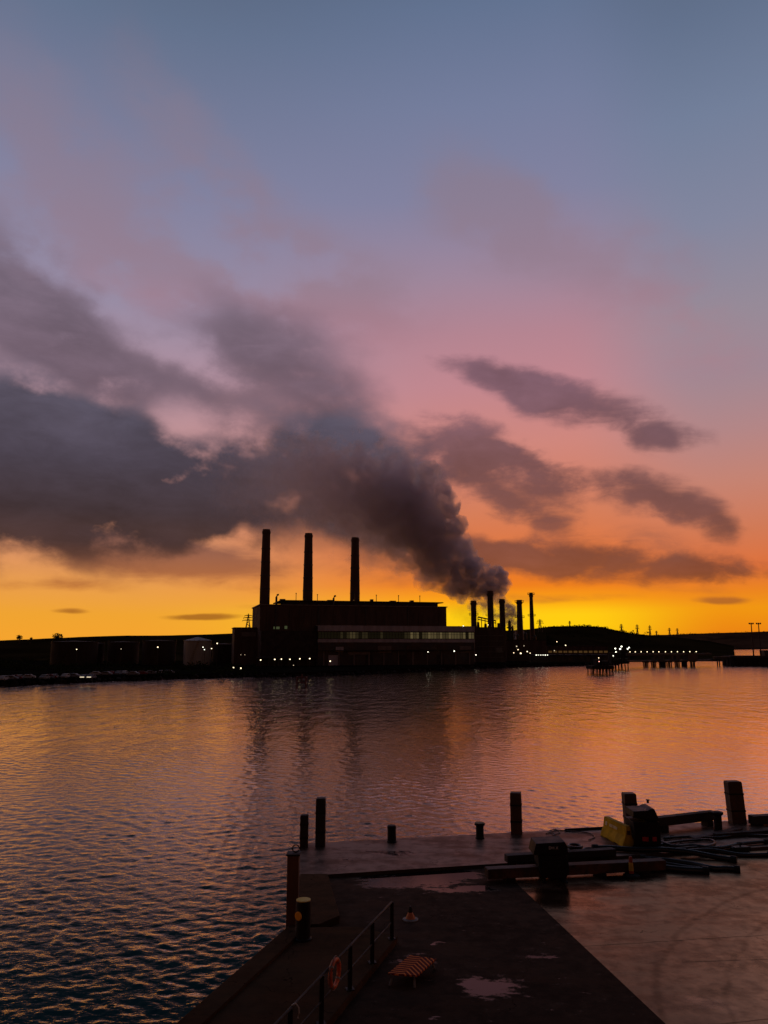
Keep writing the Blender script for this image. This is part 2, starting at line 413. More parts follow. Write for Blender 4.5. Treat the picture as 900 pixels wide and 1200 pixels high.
ridge('wooded_hill', [(480,742),(540,740),(590,739),(620,737.5),(640,735),(660,734),(690,733.5),(705,735),(720,738.5),(738,742),(760,744.2),(790,746.5),(830,751),(860,757)], 1000, 420, 500, 3.5, M_hill)
ridge('distant_hill', [(600,745),(700,745),(740,744.5),(780,744),(810,742.6),(850,741.3),(880,740.6),(900,740),(960,738.5),(1060,738)], 2600, 700, 900, 5.0, rough_mat('hazy_hill_ground', (.085,.045,.026), .95, .5, .006, .2, spec=.0))  # haze painted in: ground colour is lighter than on the nearer hills

def foliage(b, c, r, n, flat=.8, s=(.5, 1.1)):
    """leaf clumps spread unevenly through an ellipsoid"""
    lobes = [(Vector((random.uniform(-.5,.5), random.uniform(-.5,.5), random.uniform(-.4,.5)))*r, random.uniform(.35,.65)*r) for _ in range(7)]
    for _ in range(n):
        lc, lr = random.choice(lobes)
        d = Vector((random.gauss(0,1), random.gauss(0,1), random.gauss(0,1))).normalized()*lr*random.uniform(.5,1)
        p = Vector(c)+Vector(((lc+d).x, (lc+d).y, (lc+d).z*flat)); q = random.uniform(*s)*r*.2
        u = Vector((random.gauss(0,1), random.gauss(0,1), random.gauss(0,1))).normalized(); w = u.orthogonal().normalized(); v = u.cross(w)
        f = [b.bm.verts.new(p+w*q), b.bm.verts.new(p+v*q*.8), b.bm.verts.new(p-w*q*.9), b.bm.verts.new(p-v*q*.7)]
        b.bm.faces.new(f)
# tree belts on the hill crests: far-off woods that read as one mass
b = MB()
for px, py, Y in [(x, np.interp(x, [640,660,690,705,720,738], [735.5,734,733.5,735,738.5,742]), 985) for x in np.arange(636, 742, 1.6)]:
    if random.random() < .85:
        p = far(px, py+1.5, Y+random.uniform(-20, 20)); foliage(b, p+Vector((0,0,1.0)), random.uniform(2.2, 4.6), 34)
for x in np.arange(640, 760, 1.3):
    p = far(x, random.uniform(741, 756), 900+random.uniform(-60, 40)); foliage(b, p, random.uniform(2.5, 5), 26)
tag(b.build('hillside_wood', M_leaf), kind='stuff')
b = MB()
for px in np.arange(522, 560, 1.8):
    p = far(px, 741+random.uniform(-3, 2), 620+random.uniform(-25, 25)); foliage(b, p, random.uniform(3.0, 5.5), 40)
tag(b.build('wood_behind_works', M_leaf), kind='stuff')
b = MB()
for px in np.arange(745, 905, 2.4):
    y = np.interp(px, [740,780,810,850,900], [744.5,744,742.6,741.3,740])
    if mnoise.noise(Vector((px*.07, 0, 0))) > -.12: foliage(b, far(px, y+.6, 2590), random.uniform(4, 8), 22)
tag(b.build('distant_hedgerow', M_leaf), kind='stuff')
b = MB()
for px in np.arange(-40, 300, 1.5):
    y = random.uniform(766, 782) if px < 60 else random.uniform(771, 786)
    p = at(px, y+6, SH); foliage(b, p+Vector((0,0,.8)), random.uniform(1.2, 2.6)*(1.4 if px < 45 else 1), 40)
tag(b.build('shore_scrub', M_leaf), kind='stuff')

def tree(px, py_top, py_base, Y, w, label):
    base = far(px, py_base, Y); top = far(px, py_top, Y); h = top.z-base.z
    e = empty('hedgerow_tree', base); tag(e, label, 'tree', 'trees on the left skyline')
    t = MB(); t.tube([(0,0,-1.5),(0.1,0,h*.35),(-.1,.1,h*.7)], [.35,.26,.12], 7)
    for k in range(5):
        a = k*1.3; t.tube([(0,0,h*(.3+.06*k)), (math.cos(a)*w*.28, math.sin(a)*w*.28, h*(.55+.06*k))], [.14,.05], 5)
    t.build('trunk', M_bark, e)
    c = MB(); foliage(c, (0,0,h*.62), w*.46, 420, flat=1.0, s=(.35,.8)); c.build('crown', M_leaf, e)
tree(22.5, 744.5, 752.5, 560, 5.5, 'round tree on the left skyline, standing furthest left of the three')
tree(36, 746.5, 751.5, 560, 2.6, 'smallest slim tree between two rounder ones on the left skyline')
tree(67.5, 742.5, 750.5, 560, 8.5, 'widest tree on the left skyline, above the dark oil tanks')
# ------------------------------------------------------------------ power station
A0 = far(305, 760, 400); A0.z = SH
B0 = far(523, 760, 426); B0.z = SH
ux = (B0-A0); ux.z = 0; FL = ux.length; ux.normalize(); uy = Vector((-ux.y, ux.x, 0)); ST_RZ = math.atan2(ux.y, ux.x)
def fac(px, py, off=0.0):
    """photo point on the plane parallel to the facade, off metres behind it: (u along, height)"""
    d = ray(px, py); o = Vector((0,0,CAMZ)); p0 = A0+uy*off
    t = (p0-o).dot(uy)/d.dot(uy); w = o+d*t
    return (w-A0).dot(ux), w.z-SH
st = empty('power_station', A0, ST_RZ)
tag(st, 'dark brick power station hall with a lit window strip, below three tall chimneys', 'power station')
uL, hL = fac(305, 710.5); uR, hR = fac(523, 710.5); h0 = (hL+hR)/2
DEP = 42
w_ = MB(); w_.box(((uL+uR)/2, DEP/2, h0/2), (uR-uL, DEP, h0))
main = w_.build('wall', M_brick, st)
for i in range(9):
    w_ = MB(); w_.box((uL+4+i*(uR-uL-8)/8, -.15, h0*.5+5), (.9, .3, h0-12)); w_.build('pilaster', M_brick, st)
w_ = MB(); w_.box(((uL+uR)/2, DEP/2, h0+.25), (uR-uL+1.0, DEP+1.0, .5)); w_.build('parapet', M_conc, st)
p0 = fac(322, 703.5, 6); p1 = fac(513, 707.6, 6)
w_ = MB(); hh = (p0[1]+p1[1])/2
w_.loft([[(p0[0]+2, 6, h0+.5), (p1[0], 6, h0+.5), (p1[0], DEP-4, h0+.5), (p0[0]+2, DEP-4, h0+.5)], [(p0[0]+8, 6, hh), (p1[0], 6, hh), (p1[0], DEP-4, hh), (p0[0]+8, DEP-4, hh)]])
pent = w_.build('penthouse', M_roof, st)
w_ = MB(); w_.box(((p0[0]+p1[0])/2+3, DEP/2+1, hh+.3), (p1[0]-p0[0], DEP-8, .5)); w_.build('roof_slab', M_roof, pent)
for px, py in ((347,698),(372,699.5),(416,699),(441,700),(467,700.6),(492,701)):
    u, h = fac(px, py, 8); w_ = MB(); w_.tube([(u, 8, hh), (u, 8, h+1)], .18, 6); w_.box((u, 8, h+1.2), (.5,.5,.5)); w_.build('roof_vent', M_dark, st)
for px, py in ((324,697.5),(391,699)):                       # bent ventilator cowls on the roof edge
    u, h = fac(px, py, 4); w_ = MB(); w_.tube([(u, 4, h0), (u, 4, h-1), (u+.5, 4, h+.2), (u+1.2, 4, h+.3)], .55, 8); w_.build('roof_cowl', M_dark, st)
# glazed turbine hall in front
g0, t0 = fac(373, 734.4, -9); g1, t1 = fac(555.5, 735.2, -9); _, b1 = fac(460, 752.6, -9); ht = (t0+t1)/2
_, gt = fac(460, 740.5, -9); _, gb = fac(460, 748.8, -9)
w_ = MB(); w_.box(((g0+g1)/2, -4.6, ht/2), (g1-g0, 8.6, ht)); hall = w_.build('turbine_hall', M_dark, st)
w_ = MB(); w_.box(((g0+g1)/2, -9.1, (ht+gt)/2+.3), (g1-g0+.4, .5, ht-gt)); w_.box(((g0+g1)/2, -4.6, ht+.5), (g1-g0+.4, 9.5, .3)); w_.build('upper_fascia', M_clad, hall)
w_ = MB(); w_.box(((g0+g1)/2, -9.1, (gb+b1)/2-.1), (g1-g0+.4, .5, (gb-b1))); w_.build('lower_fascia', M_clad, hall)
win = empty('window_strip'); win.parent = hall
npane = 52
lit = [0]*npane
random.seed(5)
for i in range(npane):
    f = i/npane
    base_l = .05 if f < .12 else .22 if f < .27 else .10 if f < .52 else .48
    lit[i] = base_l*random.uniform(.45, 1.25)*(0.35 if random.random() < .12 else 1)
lit_mats = [glow_mat('lit_window_%d' % k, (1.0, .74, .32), v) for k, v in enumerate((.006, .020, .042, .068, .095))]
for i in range(npane):
    u0 = g0+(g1-g0)*(i+.08)/npane; u1 = g0+(g1-g0)*(i+.92)/npane
    k = min(4, int(lit[i]*9))
    w_ = MB(); w_.box(((u0+u1)/2, -8.98, (gt+gb)/2), (u1-u0, .1, gt-gb-.5)); w_.build('window', lit_mats[k], hall)
bpy.data.objects.remove(win)
for i in range(0, npane+1, 2):
    pass
w_ = MB()
for i in range(npane+1):
    u = g0+(g1-g0)*i/npane; w_.box((u, -9.05, (gt+gb)/2), (.16, .16, gt-gb))
w_.box(((g0+g1)/2, -9.06, gt-1.3), (g1-g0, .1, .14)); w_.build('window_frame', M_dark, hall)
# darker low annexe left of the glazed hall, and panels along the ground floor
a0, at0 = fac(306, 739, -7); a1_, _ = fac(372.6, 739, -7)
w_ = MB(); w_.box(((a0+a1_)/2, -3.6, at0/2), (a1_-a0, 7, at0)); w_.build('annexe', M_roof, st)
for px0, px1, py0, py1, m in ((394,403,758,764,M_clad),(443,459,757,765,M_conc),(477,493,757,773,M_brick),(513,526,756,760,M_brick),(539,553,757,765,M_conc),(408,432,764,767,M_conc)):
    ua, ha = fac(px0, py0, -10); ub, hb = fac(px1, py1, -10)
    w_ = MB(); w_.box(((ua+ub)/2, -9.0, (ha+hb)/2), (ub-ua, .5, ha-hb)); w_.build('wall_panel', m, hall)
for px0, px1, py0, py1 in ((320.5,327.5,734.3,737.2),(333.5,336.5,733.5,737)):
    ua, ha = fac(px0, py0); ub, hb = fac(px1, py1)
    w_ = MB(); w_.box(((ua+ub)/2, -.1, (ha+hb)/2), (ub-ua, .3, ha-hb)); w_.build('window', glow_mat('lit_window_dim', (.85, 1.0, .45), .05), st)
# front canopy over the row of lamps
ca, ch = fac(303, 770.5, -22); cb, _ = fac(372, 770.5, -22)
cn = empty('loading_shed', A0+ux*ca+uy*(-22), ST_RZ); tag(cn, 'low flat roofed shed with a row of lamps on the power station quay', 'shed')
w_ = MB(); w_.box(((cb-ca)/2, 4, ch), (cb-ca, 9, .5)); w_.build('roof', M_roof, cn)
w_ = MB(); w_.box(((cb-ca)/2, 8, ch/2), (cb-ca, .4, ch-.3)); w_.build('wall', M_roof, cn)
for i in range(7): w_ = MB(); w_.box((i*(cb-ca)/6*.98+.4, .2, ch/2), (.3,.3,ch-.3)); w_.build('post', M_dark, cn)
# roof plant, wall ducts and ladders that break up the big hall
random.seed(3)
for u, wd, hg in ((12, 4, 1.6), (24, 2.5, 2.4), (38, 5, 1.3), (52, 3, 2.0), (61, 2, 2.8), (73, 4.5, 1.5), (84, 2.5, 2.2)):
    w_ = MB(); hg *= .45; w_.box((u, 9, hh+.5+hg/2), (wd*.7, 3, hg)); w_.build('roof_plant', M_dark, st)
for u in (7.5, 30, 55.5, 79): w_ = MB(); w_.tube([(u, -.5, ht*.6), (u, -.5, h0-1.5), (u, .6, h0+.9)], .35, 8); w_.build('wall_duct', M_dark, st)
for u in (20, 66):
    w_ = MB()
    for s_ in (-.3, .3): w_.tube([(u+s_, -.45, ht), (u+s_, -.45, h0+1)], .05, 4)
    for z in np.arange(ht, h0+.8, .6): w_.tube([(u-.3, -.45, z), (u+.3, -.45, z)], .035, 4)
    w_.build('ladder', M_dark, st)
for i in range(11):
    u = g0+3+i*(g1-g0-6)/10; w_ = MB(); w_.box((u, -9.1, (hall_b := 7.0)/2), (.7, .5, hall_b)); w_.build('buttress', M_conc, hall)
for u, ww in ((g0+8, 5), (g0+27, 4), (g0+46, 6), (g0+66, 4)):
    w_ = MB(); w_.box((u, -8.95, 2.6), (ww, .2, 5.2)); w_.build('roller_door', M_clad if ww == 5 else M_roof, hall)
w_ = MB(); w_.box(((g0+g1)/2, -10.2, 7.6), (g1-g0, 2.2, .25)); w_.build('door_canopy', M_roof, hall)
# three chimneys
for (px, py, lab) in ((312.3, 620.5, 'left chimney of three tall tapering brick chimneys, at the corner of the power station'),
                      (361.8, 625, 'middle chimney of three tall tapering brick chimneys above the power station roof'),
                      (416.3, 630, 'right chimney of three tall tapering brick chimneys above the power station roof')):
    u, h = fac(px, py, 14); r1 = 4.6/900*410; r2 = 5.9/900*410
    c = empty('chimney', A0+ux*u+uy*14); tag(c, lab, 'chimney', 'three power station chimneys')
    MB().lathe((0,0,0), [(r2*1.06,0),(r2,h*.55),(r1*1.03,h*.965),(r1*1.12,h*.97),(r1*1.12,h*.985),(r1,h*.987),(r1*.98,h),(r1*.72,h),(r1*.72,h-3)], 24).build('shaft', M_brick, c, smooth=False)
    for k in range(4):
        w_ = MB(); w_.lathe((0,0,0), [(r2*1.0+(r1-r2)*max(0,(k*.2-.1))+.09, h*(.55+.1*k)), (r2*1.0+(r1-r2)*max(0,(k*.2-.1))+.14, h*(.55+.1*k)+.25), (r2*1.0+(r1-r2)*max(0,(k*.2-.1))+.09, h*(.55+.1*k)+.5)], 24); w_.build('steel_band', M_dark, c)
# office block at the left end
e0, eh = fac(275, 736, 12); e1, _ = fac(304, 736, 12)
ob = empty('office_block', A0+ux*e0+uy*12, ST_RZ); tag(ob, 'flat roofed dark block beside the left end of the power station', 'building')
w_ = MB(); w_.box(((e1-e0)/2-.3, 9, eh/2), (e1-e0-.6, 18, eh)); w_.build('wall', M_brick, ob)
w_ = MB(); w_.box(((e1-e0)/2-.3, 9, eh+.2), (e1-e0+.2, 18.8, .4)); w_.build('roof', M_roof, ob)
w_ = MB(); w_.box(((e1-e0)/2+1, -.05, eh-3.2), (7.5, .2, 2.2)); w_.build('wall_panel', M_conc, ob)

# ------------------------------------------------------------------ refinery behind
def block(name, label, cat, px0, px1, py, Y, depth, mat, group=None, parapet=True):
    a = far(px0, py, Y); c = far(px1, py, Y); h = a.z-SH
    e = empty(name, (a.x, Y, SH)); tag(e, label, cat, group)
    w = MB(); w.box(((c.x-a.x)/2, depth/2, h/2), (c.x-a.x, depth, h)); w.build('wall', mat, e)
    w = MB(); w.box(((c.x-a.x)/2, depth/2, h+.15), (c.x-a.x+.6, depth+.6, .3)); w.build('roof', M_roof, e)
    return e, c.x-a.x, h
pb, bw, bh = block('boiler_house', 'square dark boiler house below the smoking stacks, right of the lit window strip', 'building', 556, 592, 735.5, 470, 22, M_brick)
for x, z0, z1 in ((3, 0, 3.2), (7.5, 0, 2.2), (12, 0, 4.0), (15.5, 0, 2.6)):
    w = MB(); w.box((x, 6, bh+.3+z1/2), (1.6, 1.6, z1), taper=.8); w.build('roof_vent', M_dark, pb)
w = MB()
for z in np.arange(3, bh-2, 3.2): w.box((bw/2, -.1, z), (bw-2, .2, .25))
w.build('wall_band', M_conc, pb)
w = MB(); w.box((bw*.78, -.1, bh*.35), (4, .2, 3)); w.build('wall_panel', M_conc, pb)
ph, w2, h2 = block('process_house', 'low dark process building under the right hand stacks', 'building', 593, 640, 750.5, 500, 20, M_brick)
for x, z in ((4, 5.5), (9, 3.0), (14, 4.2), (20, 2.2)):
    w = MB(); w.lathe((x, 8, h2+.3), [(1.1,0),(1.1,z),(.5,z+.8),(.3,z+.8)], 12); w.build('vessel', M_dark, ph)
sh, w3, h3 = block('long_shed', 'long low shed with dim warm windows, at the foot of the wooded hill', 'building', 641, 712, 757.5, 520, 16, M_brick)
for i in range(12):
    w = MB(); w.box((2+i*w3/12, -.1, h3*.62), (w3/17, .2, 1.3)); w.build('window', glow_mat('lit_window_warm', (1.0, .5, .16), .03 if i % 3 else .06) if True else None, sh)
r1_, w4, h4 = block('pipe_gantry', 'dark pipe gantry above the shore, between stacks and dolphins', 'gantry', 622, 716, 768.5, 470, 6, M_dark)
for i in range(14):
    w = MB(); w.box((1+i*(w4-2)/13, -1.2, h4*.5), (.4,.4,h4)); w.build('leg', M_dark, r1_)
w = MB()
for k in range(4): w.tube([(0, -1.0-.5*k, h4+.6), (w4, -1.0-.5*k, h4+.6)], .22, 8)
w.build('pipe_run', M_dark, r1_)

def stack(px, pyt, pyb, wt, wb, Y, label, rings=()):
    t = far(px, pyt, Y); p = far(px, pyb, Y); h = t.z-SH; s = Y/900/2
    e = empty('flue_stack', (t.x, Y, SH)); tag(e, label, 'flue stack', 'refinery flue stacks')
    a, c = wb*s, wt*s
    MB().lathe((0,0,0), [(a*1.15,0),(a,h*.4),(c,h*.93),(c*1.22,h*.935),(c*1.22,h*.965),(c*1.05,h*.967),(c*1.05,h),(c*.8,h),(c*.8,h-3)], 20).build('shaft', M_rust, e)
    for py in rings:
        z = far(px, py, Y).z-SH; f = c+(a-c)*max(0, min(1, (h*.93-z)/(h*.53)))
        w = MB(); w.lathe((0,0,z), [(f,0),(f+1.3,0),(f+1.3,.25),(f,.25)], 16)
        for k in range(10):
            q = k*math.pi/5; w.tube([((f+1.25)*math.cos(q),(f+1.25)*math.sin(q),z+.2),((f+1.25)*math.cos(q),(f+1.25)*math.sin(q),z+1.3)], .07, 5)
        w.tube([((f+1.25)*math.cos(k*.2),(f+1.25)*math.sin(k*.2),z+1.3) for k in range(33)], .08, 5, cap=False)
        w.build('platform', M_dark, e)
    w = MB()
    for k in range(2): w.tube([(-.25+.5*k, -a*1.15-.2, 2), (-.25+.5*k, -c-.35, h*.93)], .06, 5)
    w.build('ladder', M_dark, e)
stack(554.8, 704, 742, 6.4, 6.6, 500, 'stack almost lost in smoke, leftmost of the refinery flue stacks', (721,))
stack(574.3, 692.5, 742, 6.8, 7.4, 505, 'tallest thick stack, the smoke billowing off its top', (722,))
stack(588.2, 702, 745, 6.2, 7.4, 510, 'stack in the middle of the five, just right of the smoking one', ())
stack(608.4, 703, 748, 6.0, 7.6, 515, 'rust brown thick stack standing alone right of the smoke', (706, 724))
stack(622.2, 694.5, 740, 4.0, 5.4, 540, 'slimmest stack with a ring platform, furthest right', (697, 722))
for px, pyt, w_px, lab in ((597, 727, 3.6, 'short dark process column left of its thinner twin, between two stacks'), (600.5, 733, 2.6, 'shorter thin process column close beside the thick rust brown stack')):
    t = far(px, pyt, 508); h = t.z-SH; r = w_px*508/900/2
    e = empty('process_column', (t.x, 508, SH)); tag(e, lab, 'process column', 'process columns')
    MB().lathe((0,0,0), [(r,0),(r,h-1.5),(r*.7,h-.4),(r*.2,h)], 14).build('vessel', M_dark, e)
    MB().lathe((0,0,h*.8), [(r,0),(r+1,0),(r+1,.9),(r,.9)], 14).build('platform', M_dark, e)
# flat roofed pipe bridge that catches the dawn between the stacks
e = empty('pipe_bridge', far(560, 723, 540)); tag(e, 'sloping pipe bridge glimpsed through the smoke between the stacks', 'pipe bridge')
q = far(581, 727.5, 540)-far(560, 723, 540)
w = MB(); w.tube([(0,0,0), q], .5, 8); w.tube([(0,0,-1.6), q+Vector((0,0,-1.6))], .35, 8); w.build('pipe', M_rust, e)
w = MB()
for k in range(6): w.box(q*(k/5)+Vector((0,0,-10)), (.5,.5,20))
w.build('trestle', M_dark, e)

# ------------------------------------------------------------------ oil tanks on the left
def tank(px0, px1, py, Y, mat, label, cone=0.0):
    a = far(px0, py, Y); c = far(px1, py, Y); r = (c.x-a.x)/2; h = a.z-SH
    e = empty('oil_tank', ((a.x+c.x)/2, Y+r, SH)); tag(e, label, 'oil tank', 'oil tanks on the far shore')
    MB().lathe((0,0,0), [(r,0),(r,h-.4),(r+.25,h-.4),(r+.25,h)], 40).build('shell', mat, e)
    MB().lathe((0,0,h+.01), [(r+.3,0),(r*.6,cone*.45),(.3,cone)], 40).build('roof', mat, e)
    w = MB()
    for k in range(16):
        t = 2*math.pi*k/16; w.tube([((r+.1)*math.cos(t),(r+.1)*math.sin(t),h),((r+.1)*math.cos(t),(r+.1)*math.sin(t),h+1)], .06, 4)
    w.build('handrail', M_dark, e)
    w = MB()
    for k in range(14): w.box((r*math.cos(-1.9+k*.05)+0.0, (r+.5)*math.sin(-1.9+k*.05), .5+k*(h-.5)/13), (.9,.9,.15))
    w.build('stair', M_dark, e)
tank(51, 104, 752, 400, M_tank, 'broad dark oil tank with a lamp before it, leftmost of all', .6)
tank(107, 120, 754, 430, M_tank, 'narrow dark oil tank tucked between two broader ones', .4)
tank(121, 157, 752.5, 420, M_tank, 'dark oil tank with a lamp at its right edge, second broad one from the left', .5)
tank(162, 201, 751, 410, M_tank, 'dark oil tank standing next to the pale cone roofed tank', .5)
tank(212, 244, 750.5, 400, M_tankw, 'pale floodlit oil tank with a shallow white cone roof', 1.8)
tank(246, 274, 755, 430, M_tank, 'dark oil tank between the pale tank and the office block', .5)
# ------------------------------------------------------------------ lamps
def lamp_on_pole(px, py, Y, label, mat=None, r=.42, group='lit lamps on the far shore', base=SH, cat='lamp', name='street_lamp'):
    p = far(px, py, Y); g = base
    e = empty(name, (p.x, p.y, g)); tag(e, label, cat, group)
    h = max(.5, p.z-g); r *= .62
    w = MB(); w.tube([(0,.25,-.2),(0,.25,h*.8),(0,.2,h+.05),(0,-.15,h+.25)], [.11,.09,.07,.06], 6); w.build('pole', M_dark, e)
    w = MB(); w.lathe((0,-.15,h), [(r*.35,r*.75),(r*.85,r*.5),(r,0),(r*.8,-r*.55),(r*.3,-r*.85)], 10); w.build('lamp_head', mat or G_lamp, e, smooth=True)
    return e
L = lamp_on_pole
L(90, 761, 385, 'lamp in front of the broad leftmost oil tank', r=.40)
L(142, 760.5, 390, 'dim lamp at the edge of the second broad oil tank', G_small, .34)
L(185, 758.4, 385, 'bright lamp in front of the dark tank next to the pale tank', r=.50)
L(238, 758.4, 385, 'upper lamp before the pale cone roofed tank', G_white, .36)
L(239.6, 761.2, 380, 'lower lamp before the pale cone roofed tank', G_white, .36)
L(248, 760, 385, 'lamp just right of the pale cone roofed tank', r=.42)
L(254.6, 754, 400, 'highest lamp on the tank yard, right of the pale tank', r=.50)
L(282.4, 767.3, 372, 'left one of two dim lamps on the office block front', G_small, .24)
L(287, 767.3, 372, 'right one of two dim lamps on the office block front', G_small, .24)
L(273.5, 782.4, 318, 'bright quay lamp mirrored in the water, left one of the pair', r=.52)
L(282.5, 783, 318, 'bright quay lamp mirrored in the water, right one of the pair', r=.52)
L(305.5, 773.4, 372, 'lamp at the left end of the loading shed row', r=.50)
L(322, 772.7, 368, 'second lamp from the left along the loading shed', r=.50)
L(329.8, 772.4, 368, 'third lamp from the left along the loading shed', r=.46)
L(339.8, 772.6, 370, 'third lamp from the right along the loading shed', r=.48)
L(351.4, 772, 370, 'second lamp from the right along the loading shed', r=.50)
L(363, 771.8, 372, 'lamp at the right end of the loading shed row', r=.50)
L(387, 774.8, 366, 'warm lamp alone on the quay below the glazed hall', r=.52)
L(344, 779.6, 340, 'faint low lamp on the quay below the loading shed row', G_small, .3)
L(501.5, 764, 395, 'small lamp under the middle of the lit window strip', G_white, .36)
L(532.3, 763, 400, 'bright lamp under the right end of the lit window strip', G_white, .50)
L(557.7, 767.5, 410, 'lamp at the foot of the boiler house', G_white, .44)
L(543, 733.8, 420, 'lamp on a mast above the glazed hall roof, by the smoke', G_white, .50)
L(572, 732.3, 468, 'lamp on a mast above the boiler house roof', r=.34)
L(605.4, 757.4, 470, 'dim top lamp of the cluster below the rust brown stack', G_small, .6)
L(607, 761.3, 465, 'middle lamp of the cluster below the rust brown stack', r=.46)
L(602, 765, 460, 'left lamp of the cluster below the rust brown stack', r=.42)
L(610.2, 765.6, 458, 'brightest lamp of the cluster below the rust brown stack', r=.72)
L(617.8, 763.5, 460, 'lamp right of the brightest one, below the slimmest stack', r=.52)
L(621.2, 765.4, 458, 'fainter lamp right of the cluster, below the slimmest stack', r=.4)
L(614, 756.8, 480, 'faint lamp on the process house wall', G_small, .4)
for i, x in enumerate((628.3, 630.8, 633.6, 636.4, 639, 641.6)):
    L(x, 767.6, 455, ('first', 'second', 'third', 'fourth', 'fifth', 'last')[i]+' lamp from the left in the tight row along the pipe gantry', G_white, .38 if i not in (0, 4) else .5, 'tight row of lamps along the gantry')
L(652.6, 752, 515, 'lamp on the hill foot above the long shed, left and higher one', r=.46)
L(662.8, 756.2, 510, 'lamp on the hill foot at the eaves of the long shed', r=.54)
L(649.6, 762.4, 500, 'dim warm lamp below the left end of the long shed', G_small, .5)
# low lights at the water's edge below the station
for px, py, Y, lab, s in ((371, 786.6, 338, 'low quay light spilling on the water, left of the two brightest', .55), (414, 784.4, 352, 'low quay light spilling on the water, right of the two brightest', .7), (533, 781.2, 400, 'low quay light at the water edge below the boiler house', .45), (333, 788, 330, 'faint low quay light at the water edge below the loading shed', .28)):
    L(px, py, Y, lab, glow_mat('quay_light_glow', (.95, 1.0, .6), 4.0), s, 'low lights along the station quay', -.5, name='quay_light')

# ------------------------------------------------------------------ pylons
def pylon(px, pyt, pyb, Y, wpx, label, th):
    t = far(px, pyt, Y); p = far(px, pyb, Y); h = t.z-p.z; a = wpx*Y/900/2
    e = MB()
    for i, j in ((-1,-1),(1,-1),(1,1),(-1,1)):
        e.tube([(i*a*.55, j*a*.55, -3), (i*a*.16, j*a*.16, h*.6), (0, 0, h)], th, 4)
    for k in range(6):
        z0 = h*(k/7); f = lambda z: a*(.55-.39*min(1, z/(h*.6)))
        for j in (-1, 1):
            s = 1 if k % 2 else -1
            e.tube([(-s*f(z0), j*f(z0), z0), (s*f(z0+h/7), j*f(z0+h/7), z0+h/7)], th*.6, 4)
    for z, w in ((.62, 1.0), (.76, .85), (.89, .65)):
        e.tube([(-a*w, 0, h*z), (0, 0, h*(z+.035)), (a*w, 0, h*z)], th*.8, 4); e.tube([(-a*w, 0, h*z), (a*w, 0, h*z)], th*.7, 4)
        for q in (-1, 1): e.tube([(q*a*w, 0, h*z), (q*a*w, 0, h*z-h*.06)], th*.7, 4)
    o = e.build('pylon', M_dark); o.location = p; tag(o, label, 'pylon', 'electricity pylons on the skyline'); return o
pylon(290.5, 719, 740, 760, 13, 'lattice pylon left of the power station, above the office block', .32)
pylon(728.5, 731, 743, 1250, 4.2, 'pylon on the slope where the wooded hill runs out', .45)
pylon(747.2, 731.5, 745, 1500, 4.2, 'tall pylon in the middle of the row of three over the jetty lamps', .5)
pylon(762, 732.5, 745.5, 1600, 4.0, 'tall pylon third along from the wooded hill', .5)
pylon(769.5, 739, 745.5, 2550, 3.0, 'tiny pylon in the dip, next to the third tall one', .6)
pylon(784.8, 735.5, 744.5, 2500, 3.6, 'pylon at the left end of the distant hill', .6)
pylon(794, 736, 744.2, 2500, 3.4, 'pylon on the distant hill, right of all other pylons', .6)
pylon(667.8, 727.5, 735, 1010, 2.6, 'short mast among the trees on top of the wooded hill', .35)
pylon(633, 725.5, 738, 900, 8, 'pylon rising behind the refinery, right of the slimmest stack', .3)

# ------------------------------------------------------------------ dolphins and jetties
def piled_platform(name, px0, px1, pyb, top_py, label, cat, depth, npile, mat, houses=()):
    c0 = at(px0, pyb, 0); c1 = at(px1, pyb, 0); Y = (c0.y+c1.y)/2; zt = far(px0, top_py, Y).z; w = c1.x-c0.x
    e = empty(name, (c0.x, Y, 0)); tag(e, label, cat)
    m = MB(); m.box((w/2, depth/2, zt-.7), (w, depth, 1.4)); m.build('deck', mat, e)
    for i in range(npile):
        x = .5+(w-1)*i/(npile-1)
        for y in (0.4, depth-.5):
            m = MB(); m.tube([(x+random.uniform(-.5,.5), y, -3), (x*.96+w*.02, y, zt-1.2)], .24, 7); m.build('pile', mat, e)
    for x, d, h in houses:
        m = MB(); m.box((x*w, depth*.5, zt+h/2), (d, depth*.6, h)); m.build('hut', mat, e)
    m = MB()
    for y in (.1, depth-.1):
        for i in range(9): m.tube([(w*i/8, y, zt), (w*i/8, y, zt+1.1)], .05, 4)
        m.tube([(0, y, zt+1.1), (w, y, zt+1.1)], .05, 4)
    m.build('railing', M_dark, e); return e
piled_platform('mooring_dolphin', 693.5, 720, 790, 780.3, 'near mooring dolphin, a squat dark platform on splayed piles with two small lights', 'dolphin', 9, 7, M_timber, ((.62, 4.2, 1.9), (.4, 2.2, 2.6)))
piled_platform('jetty_platform', 717, 738, 784.4, 774.5, 'floodlit jetty head on piles, just behind the near dolphin', 'jetty', 12, 6, M_timber, ((.3, 3.5, 4.0), (.75, 2.5, 5.2)))
L(701.5, 771, 328, 'upper small light on the near dolphin mast', G_lamp, .3, 'lights on the near dolphin', 4.0)
L(702, 775.2, 326, 'lower reddish light on the near dolphin', glow_mat('pink_glow', (1,.45,.35), 3), .32, 'lights on the near dolphin', 4.0)
